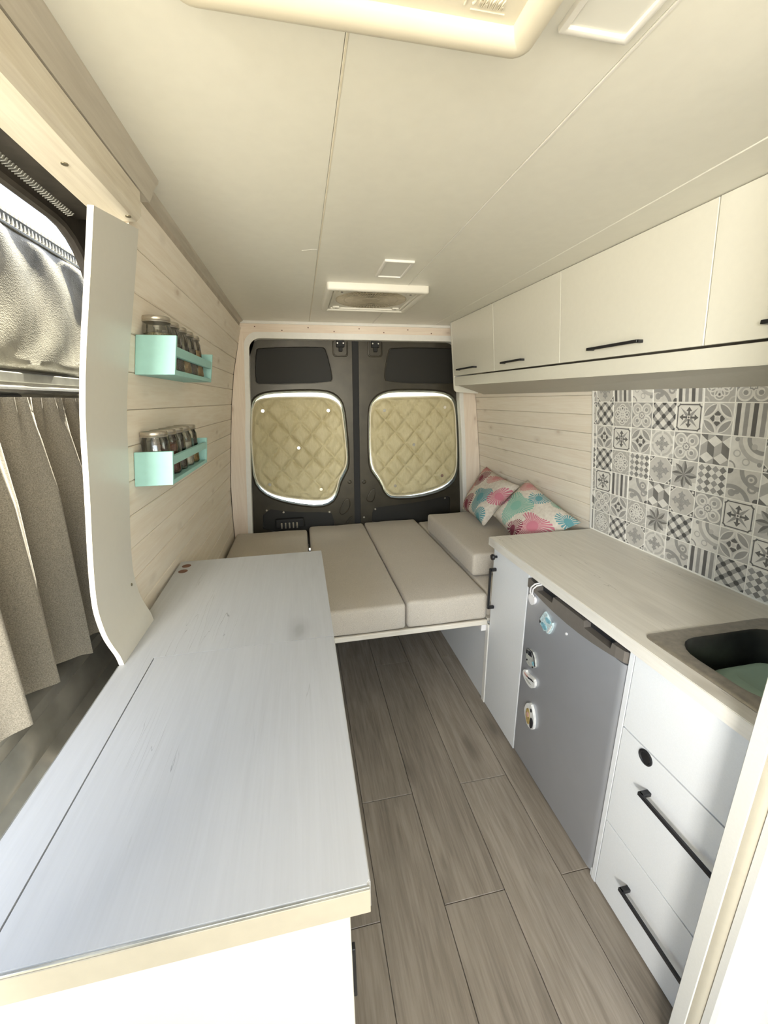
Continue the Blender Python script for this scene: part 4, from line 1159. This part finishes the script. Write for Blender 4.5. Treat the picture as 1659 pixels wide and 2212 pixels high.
magnet('white boat-shaped magnet with pink detail, third from the top', [(1.283, .443), (1.264, .459), (1.254, .449), (1.22, .456), (1.195, .457), (1.192, .428), (1.217, .404), (1.247, .406), (1.276, .418)], 'magnet_white',
       [('cabin', smooth_loop([(1.268, .447), (1.255, .443), (1.238, .446), (1.243, .434), (1.266, .436)]), 'magnet_pink', .002), ('outline', [(1.250, .441), (1.234, .443), (1.214, .449), (1.200, .446), (1.214, .443), (1.234, .437)], 'magnet_black', .0025),
        ('hull_stripe', smooth_loop([(1.262, .425), (1.235, .416), (1.205, .424), (1.235, .428)]), 'magnet_grey', .0015)], .010)
magnet('gold and white magnet with black bottle, lowest on the fridge', [(1.234, .322), (1.207, .343), (1.19, .327), (1.178, .303), (1.172, .286), (1.172, .248), (1.184, .234), (1.213, .229), (1.232, .251), (1.247, .281)], 'magnet_white',
       [('gold_field', smooth_loop([(1.228, .305), (1.206, .315), (1.198, .25), (1.21, .236), (1.23, .262)]), 'magnet_gold', .002), ('label', smooth_loop([(1.222, .292), (1.208, .297), (1.204, .276), (1.218, .270)]), 'magnet_pink', .0035),
        ('bottle', smooth_loop([(1.196, .284), (1.184, .290), (1.175, .278), (1.178, .246), (1.188, .238), (1.196, .246)]), 'magnet_black', .003), ('cap', smooth_loop([(1.203, .322), (1.193, .326), (1.19, .312), (1.199, .306)]), 'magnet_black', .002)], .011)

# drawer unit
du = thing('drawer_unit', 'white drawer unit with black handles under the sink', 'drawers', (1.1, .62, 0))
bm = newbm(); box(bm, XF+.05, 1.352, YN+.006, .786, 0, .70); part('carcass', bm, 'melamine_white', du)
bm = newbm(); rbox(bm, XF, 1.30, .7875, .8035, 0, .861, .001, 1); part('side_panel', bm, 'melamine_white', du)
for z0, z1, nm in ((.6225, .859, 'front_panel'), (.2745, .6195, 'drawer'), (.006, .2715, 'drawer')):
    bm = newbm(); rbox(bm, XF, XF+.017, YN+.004, .7845, z0+.001, z1-.001, .0006, 1); d = part(nm, bm, 'melamine_white', du)
    if nm == 'drawer':
        bar_handle(d, 'Y', .465, .680, z0 + (.235 if z0 > .2 else .148), lambda _: XF, .011, .030)
        if z0 > .2:
            bm = newbm(); lathe(bm, 0, 0, [(.021, 0), (.021, .003), (.017, .0045), (.014, .002), (.0005, .0015)], 24)
            bmesh.ops.rotate(bm, verts=bm.verts[:], cent=(0, 0, 0), matrix=Matrix.Rotation(-PI/2, 3, 'Y')); bmesh.ops.translate(bm, verts=bm.verts[:], vec=(XF, .701, .598)); part('push_lock', bm, 'black_metal', d, True)
bm = newbm(); rbox(bm, XF+.002, XF+.02, .8045, .812, 0, .03, .001, 1); part('foot_block', bm, 'melamine_white', fr)

# partition at the near end of the kitchen
pp = thing('partition', 'tall white partition at the near end of the kitchen', 'partition', (1.05, .43, 0))
bm = newbm(); rbox(bm, .762, 1.36, .421, .4505, 0, HC-.03, .0015, 1); part('board', bm, 'partition_white_dimmed', pp)
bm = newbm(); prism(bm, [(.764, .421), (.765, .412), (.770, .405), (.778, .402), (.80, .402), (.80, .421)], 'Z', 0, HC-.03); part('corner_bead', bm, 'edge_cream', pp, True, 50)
bm = newbm()
cr = [(.772, .4015), (.7715, .388), (.776, .381), (.783, .379), (.800, .377), (.806, .371), (.812, .366), (.835, .362), (.84, .352), (.88, .350), (1.36, .350), (1.36, .4015)]
prism(bm, cr, 'Z', 0, HC-.03); fan_ok(bm); part('front_door', bm, 'partition_white_dimmed', pp, True, 25)

# ------------------------------------------------------------------ bed
bb = thing('bed_base', 'white bed base board spanning the aisle at the rear', 'bed base', (.42, 2.28, .44))
bm = newbm(); rbox(bm, .022, .838, 1.632, 2.955, .452, .468, .002, 1); part('slat_board', bm, 'board_white', bb)
bm = newbm(); rbox(bm, .022, .838, 1.626, 1.642, .448, .474, .004, 2); part('front_lip', bm, 'board_white', bb)
bm = newbm(); rbox(bm, .812, .838, 1.635, 1.68, .41, .452, .002, 1); part('bracket', bm, 'plastic_white', bb)
bn = thing('bench_box', 'white bench box beneath the bed along the right wall', 'bench', (1.1, 2.3, 0))
bm = newbm(); rbox(bm, XF+.004, XF+.020, 1.646, 2.95, 0, .452, .0015, 1); part('front_panel', bm, 'melamine_white', bn)
bm = newbm(); rbox(bm, XF-.003, XF+.0035, 1.614, 1.644, 0, .452, .0015, 1); part('corner_batten', bm, 'white_edge', bn)
bm = newbm(); rbox(bm, XF+.004, 1.355, 1.648, 2.95, .454, .470, .0015, 1); part('seat_board', bm, 'board_white', bn)
bl_ = thing('bench_box', 'white bench box behind the left worktop along the left wall', 'bench', (-.25, 2.3, 0))
bm = newbm(); rbox(bm, -.012, .004, 1.66, 2.95, 0, .452, .0015, 1); part('front_panel', bm, 'melamine_white', bl_)
bm = newbm(); rbox(bm, -.505, .004, 1.66, 2.95, .454, .470, .0015, 1); part('seat_board', bm, 'board_white', bl_)

def cushion(label, x0, x1, y0, y1, z0, z1, rot=0., sag=.006):
    bm = newbm(); t = newbm(); r = .020
    nx, ny_ = 10, 16
    box(t, x0, x1, y0, y1, z0, z1)
    bmesh.ops.bevel(t, geom=t.edges[:], offset=r, segments=3, affect='EDGES', profile=.55)
    bmesh.ops.subdivide_edges(t, edges=[e for e in t.edges if e.calc_length() > .12], cuts=7, use_grid_fill=True)
    cx, cy = (x0+x1)/2, (y0+y1)/2
    for q in t.verts:
        u_, v_ = (q.co.x-cx)/(x1-x0)*2, (q.co.y-cy)/(y1-y0)*2
        if q.co.z > (z0+z1)/2: q.co.z += sag*(1-u_**2)*(1-v_**2) + .0015*math.sin(23*q.co.x+17*q.co.y)
        q.co.y += .002*math.sin(19*q.co.x)
    if rot: bmesh.ops.rotate(t, verts=t.verts[:], cent=(cx, cy, z0), matrix=Matrix.Rotation(rot, 3, 'Z'))
    merge(bm, t)
    o = single('seat_cushion', bm, 'cushion_fabric', label, 'cushion', 'grey-beige bed cushions', True, 50)
    bm = newbm(); pts = rrect(x0+.008, x1-.008, y0+.008, y1-.008, .016)
    pts = [(p[0], p[1], z1-.0105) for p in pts]
    return o
cushion('cushion against the left wall behind the worktop', -.500, -.002, 1.672, 2.90, .4705, .606)
cushion('left of the two long cushions over the aisle', .014, .428, 1.630, 2.955, .4745, .606)
cushion('right of the two long cushions over the aisle', .433, .838, 1.632, 2.952, .4745, .612)
cushion('low flat cushion under the pillow corner by the right wall', .848, 1.362, 1.660, 2.90, .4705, .602)
cushion('raised thick cushion holding the pillows', .842, 1.352, 1.835, 2.640, .6095, .735, 0.0)

def pillow(label, mat, T, Rr, L, Bt, puff=.066):
    """four corners: top, right, left, bottom; u runs T->R, v runs L->T"""
    T, Rr, L, Bt = map(Vector, (T, Rr, L, Bt)); n = 22
    nrm = (Rr - T).cross(L - T).normalized()
    if nrm.x > 0: nrm = -nrm
    bm = newbm(); uvl = bm.loops.layers.uv.new('UVMap')
    grid = {}
    for side in (1, -1):
        for i in range(n+1):
            for j in range(n+1):
                u, v = i/n, j/n
                if side < 0 and (i in (0, n) or j in (0, n)): grid[side, i, j] = grid[1, i, j]; continue
                a, b = 2*u-1, 2*v-1
                # edges pull in between the corners
                uu = .5 + (u-.5)*(1 - .07*(1-b*b)); vv = .5 + (v-.5)*(1 - .07*(1-a*a))
                p = (L*(1-uu) + Bt*uu)*(1-vv) + (T*(1-uu) + Rr*uu)*vv
                h = puff*((1-a**4)*(1-b**4))**.6 + .004*math.sin(9*u+5*v)*(1-a*a)*(1-b*b) - .010*math.exp(-((u-.55)**2*30 + (v-.62)**2*60))
                grid[side, i, j] = bm.verts.new(p + nrm*(h if side > 0 else -h*.35))
    for side in (1, -1):
        for i in range(n):
            for j in range(n):
                f = bm.faces.new([grid[side, a_, b_] for a_, b_ in ((i, j), (i+1, j), (i+1, j+1), (i, j+1))])
                for l, (a_, b_) in zip(f.loops, ((i, j), (i+1, j), (i+1, j+1), (i, j+1))): l[uvl].uv = (a_/n, b_/n)
    o = single('throw_pillow', bm, mat, label, 'pillow', 'printed throw pillows', True, 80)
    return o
pillow('cream throw pillow with teal and wine bursts, tucked behind by the rear', 'pillow_print_far', (1.320, 2.735, 1.040), (1.300, 2.215, 1.000), (1.110, 2.650, .755), (1.075, 2.215, .755))
pillow('cream throw pillow with mint and pink bursts, in front beside the worktop', 'pillow_print_near', (1.300, 2.135, 1.055), (1.330, 1.672, .925), (1.060, 2.075, .870), (1.06, 1.72, .758), .072)

# ------------------------------------------------------------------ left worktop and cabinet
wl_ = thing('side_worktop', 'long pale whitewashed worktop in the left foreground', 'worktop', (-.2, 1.0, .852))
bm = newbm()
Lp = [(-.472, .380), (-.400, .380), (-.400, .9785), (.053, .9785), (.053, 1.642), (-.505, 1.642), (-.492, 1.19), (-.472, .965)]
prism(bm, Lp, 'Z', .852, .900); fan_ok(bm); wtop = part('top', bm, 'counter_left_dimmed', wl_)
bm = newbm(); t = newbm(); box(t, -.3972, .053, .380, .9770, .852, .900)
bmesh.ops.bevel(t, geom=[e for e in t.edges if all(q.co.x > .05 and q.co.y < .39 for q in e.verts)], offset=.004, segments=3, affect='EDGES')
bmesh.ops.bevel(t, geom=[e for e in t.edges if all(q.co.z > .899 for q in e.verts) and not all(q.co.y > .97 for q in e.verts) and not all(q.co.x < -.39 for q in e.verts)], offset=.0015, segments=2, affect='EDGES')
merge(bm, t); lid = part('lid', bm, 'counter_left_dimmed', wl_, label='hinged lid panel of the worktop')
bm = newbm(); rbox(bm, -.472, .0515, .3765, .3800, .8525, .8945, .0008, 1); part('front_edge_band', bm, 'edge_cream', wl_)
bm = newbm(); rbox(bm, -.472, .0510, .3772, .3804, .8950, .8992, .0006, 1); part('edge_line', bm, 'tape_grey', wl_)
bm = newbm(); rbox(bm, -.4755, -.4715, .380, .962, .8525, .8995, .001, 1); part('side_edge_band', bm, 'tape_grey', wl_)
bm = newbm(); rbox(bm, -.49, .053, 1.6415, 1.6435, .8525, .8995, .0006, 1); part('rear_edge_band', bm, 'white_edge', wl_)
for y in (1.539, 1.591):
    bm = newbm(); cyl(bm, (-.473, y, .899), (-.473, y, .9008), .0165, 22); part('wooden_plug', bm, 'plug_brown', wl_)
lc = thing('side_cabinet', 'white cabinet beneath the left worktop with its end panel in front', 'cabinet', (-.2, 1.0, 0))
bm = newbm(); box(bm, -.46, .004, .402, 1.630, .03, .850); part('carcass', bm, 'melamine_white', lc)
bm = newbm(); rbox(bm, -.462, .024, .384, .401, 0, .8515, .0012, 1); part('end_panel', bm, 'end_white_dimmed', lc)
for a, b in ((.404, .805), (.808, 1.21), (1.213, 1.628)):
    bm = newbm(); rbox(bm, .005, .022, a, b, .06, .845, .0015, 1); d = part('door', bm, 'melamine_white', lc)
    bm = newbm(); y = a+.09; box(bm, .031, .037, y-.006, y+.006, .44, .57)
    for z in (.44, .556): box(bm, .021, .032, y-.006, y+.006, z, z+.014)
    bmesh.ops.bevel(bm, geom=bm.edges[:], offset=.001, segments=1, affect='EDGES'); part('handle', bm, 'black_metal', d)

# ------------------------------------------------------------------ spice racks and jars
def rack(label, y0, y1, z0, depth, hgt, rail_z, lean):
    t = thing('spice_rack', label, 'spice rack', (lwx(z0)+depth/2, (y0+y1)/2, z0), 'mint spice racks')
    def fr(z): return lwx(z) + .003 + depth
    def slabx(bm, ya, yb, za, zb, d0, d1):
        """board parallel to the leaning wall, from depth d0 to d1"""
        hexa(bm, [(lwx(z)+.003+d, y, z) for y in (ya, yb) for d, z in ((d0, za), (d1, za), (d1, zb), (d0, zb))])
        bmesh.ops.bevel(bm, geom=bm.edges[:], offset=.001, segments=1, affect='EDGES')
    for y in (y0, y1-.012):
        bm = newbm(); slabx(bm, y, y+.012, z0, z0+hgt, -.002, depth); part('side_panel', bm, 'mint_paint', t)
    bm = newbm(); slabx(bm, y0+.0125, y1-.0125, z0, z0+.013, .0, depth-.0005); part('base_board', bm, 'mint_paint', t)
    bm = newbm(); slabx(bm, y0+.0125, y1-.0125, rail_z, rail_z+.025, depth-.0125, depth-.0005); part('rail', bm, 'mint_paint', t)
    return fr(z0)
def hexring(r, n=6, rot=0): return [(r*math.cos(2*PI*i/n+rot), r*math.sin(2*PI*i/n+rot)) for i in range(n)]
def jar(label, cx, cy, z0, r, hgt, fill, mat, group):
    t = thing('spice_jar', label, 'jar', (cx, cy, z0), group)
    bm = newbm(); lathe(bm, cx, cy, [(r*.90, z0+.0005), (r, z0+.006), (r, z0+hgt-.030), (r*.90, z0+hgt-.020), (r*.88, z0+hgt-.010)], 24, True, False)
    part('glass', bm, 'jar_glass', t, True, 50)
    ft = z0 + .006 + (hgt-.040)*fill
    bm = newbm(); lathe(bm, cx, cy, [(r*.86, z0+.004), (r*.94, z0+.010), (r*.94, ft), (r*.5, ft+.004), (.001, ft+.002)], 24); part('contents', bm, mat, t, True, 40)
    bm = newbm(); lathe(bm, cx, cy, [(r*.88, z0+hgt-.0155), (r*.97, z0+hgt-.0150), (r*1.0, z0+hgt-.0125), (r*.955, z0+hgt-.0105), (r*.985, z0+hgt-.0085), (r*.985, z0+hgt-.003), (r*.94, z0+hgt), (r*.88, z0+hgt-.0005), (r*.84, z0+hgt-.002), (.001, z0+hgt-.002)], 28); part('lid', bm, 'lid_metal', t, True, 35)
x1u = rack('upper mint green spice rack on the pine wall', 1.252, 1.735, 1.592, .098, .100, 1.640, 0)
x1l = rack('lower mint green spice rack on the pine wall', 1.236, 1.690, 1.290, .098, .096, 1.346, 0)
um = [('spice_green', .9, 'jar of green herbs nearest the front on the upper rack'), ('spice_dark', .75, 'second jar from the front on the upper rack'), ('spice_tan', .55, 'middle jar of tan spice on the upper rack'), ('spice_dark', .8, 'fourth jar from the front on the upper rack'), ('spice_ochre', .85, 'rearmost jar of ochre spice on the upper rack')]
for i, (mt_, fl, lab) in enumerate(um): jar(lab, -.373, 1.312 + .086*i, 1.6055, .0375, .140, fl, mt_, 'jars on the upper spice rack')
lm = [('spice_dark', .62, 'jar of dark seeds nearest the front on the lower rack'), ('spice_rust', .9, 'jar of rust red powder, second on the lower rack'), ('spice_dark', .35, 'middle jar, a third full, on the lower rack'), ('spice_white', .8, 'jar of white powder, fourth on the lower rack'), ('spice_ochre', .45, 'rearmost half-empty jar of ochre spice on the lower rack')]
for i, (mt_, fl, lab) in enumerate(lm): jar(lab, -.418, 1.294 + .083*i, 1.3035, .0370, .135, fl, mt_, 'jars on the lower spice rack')
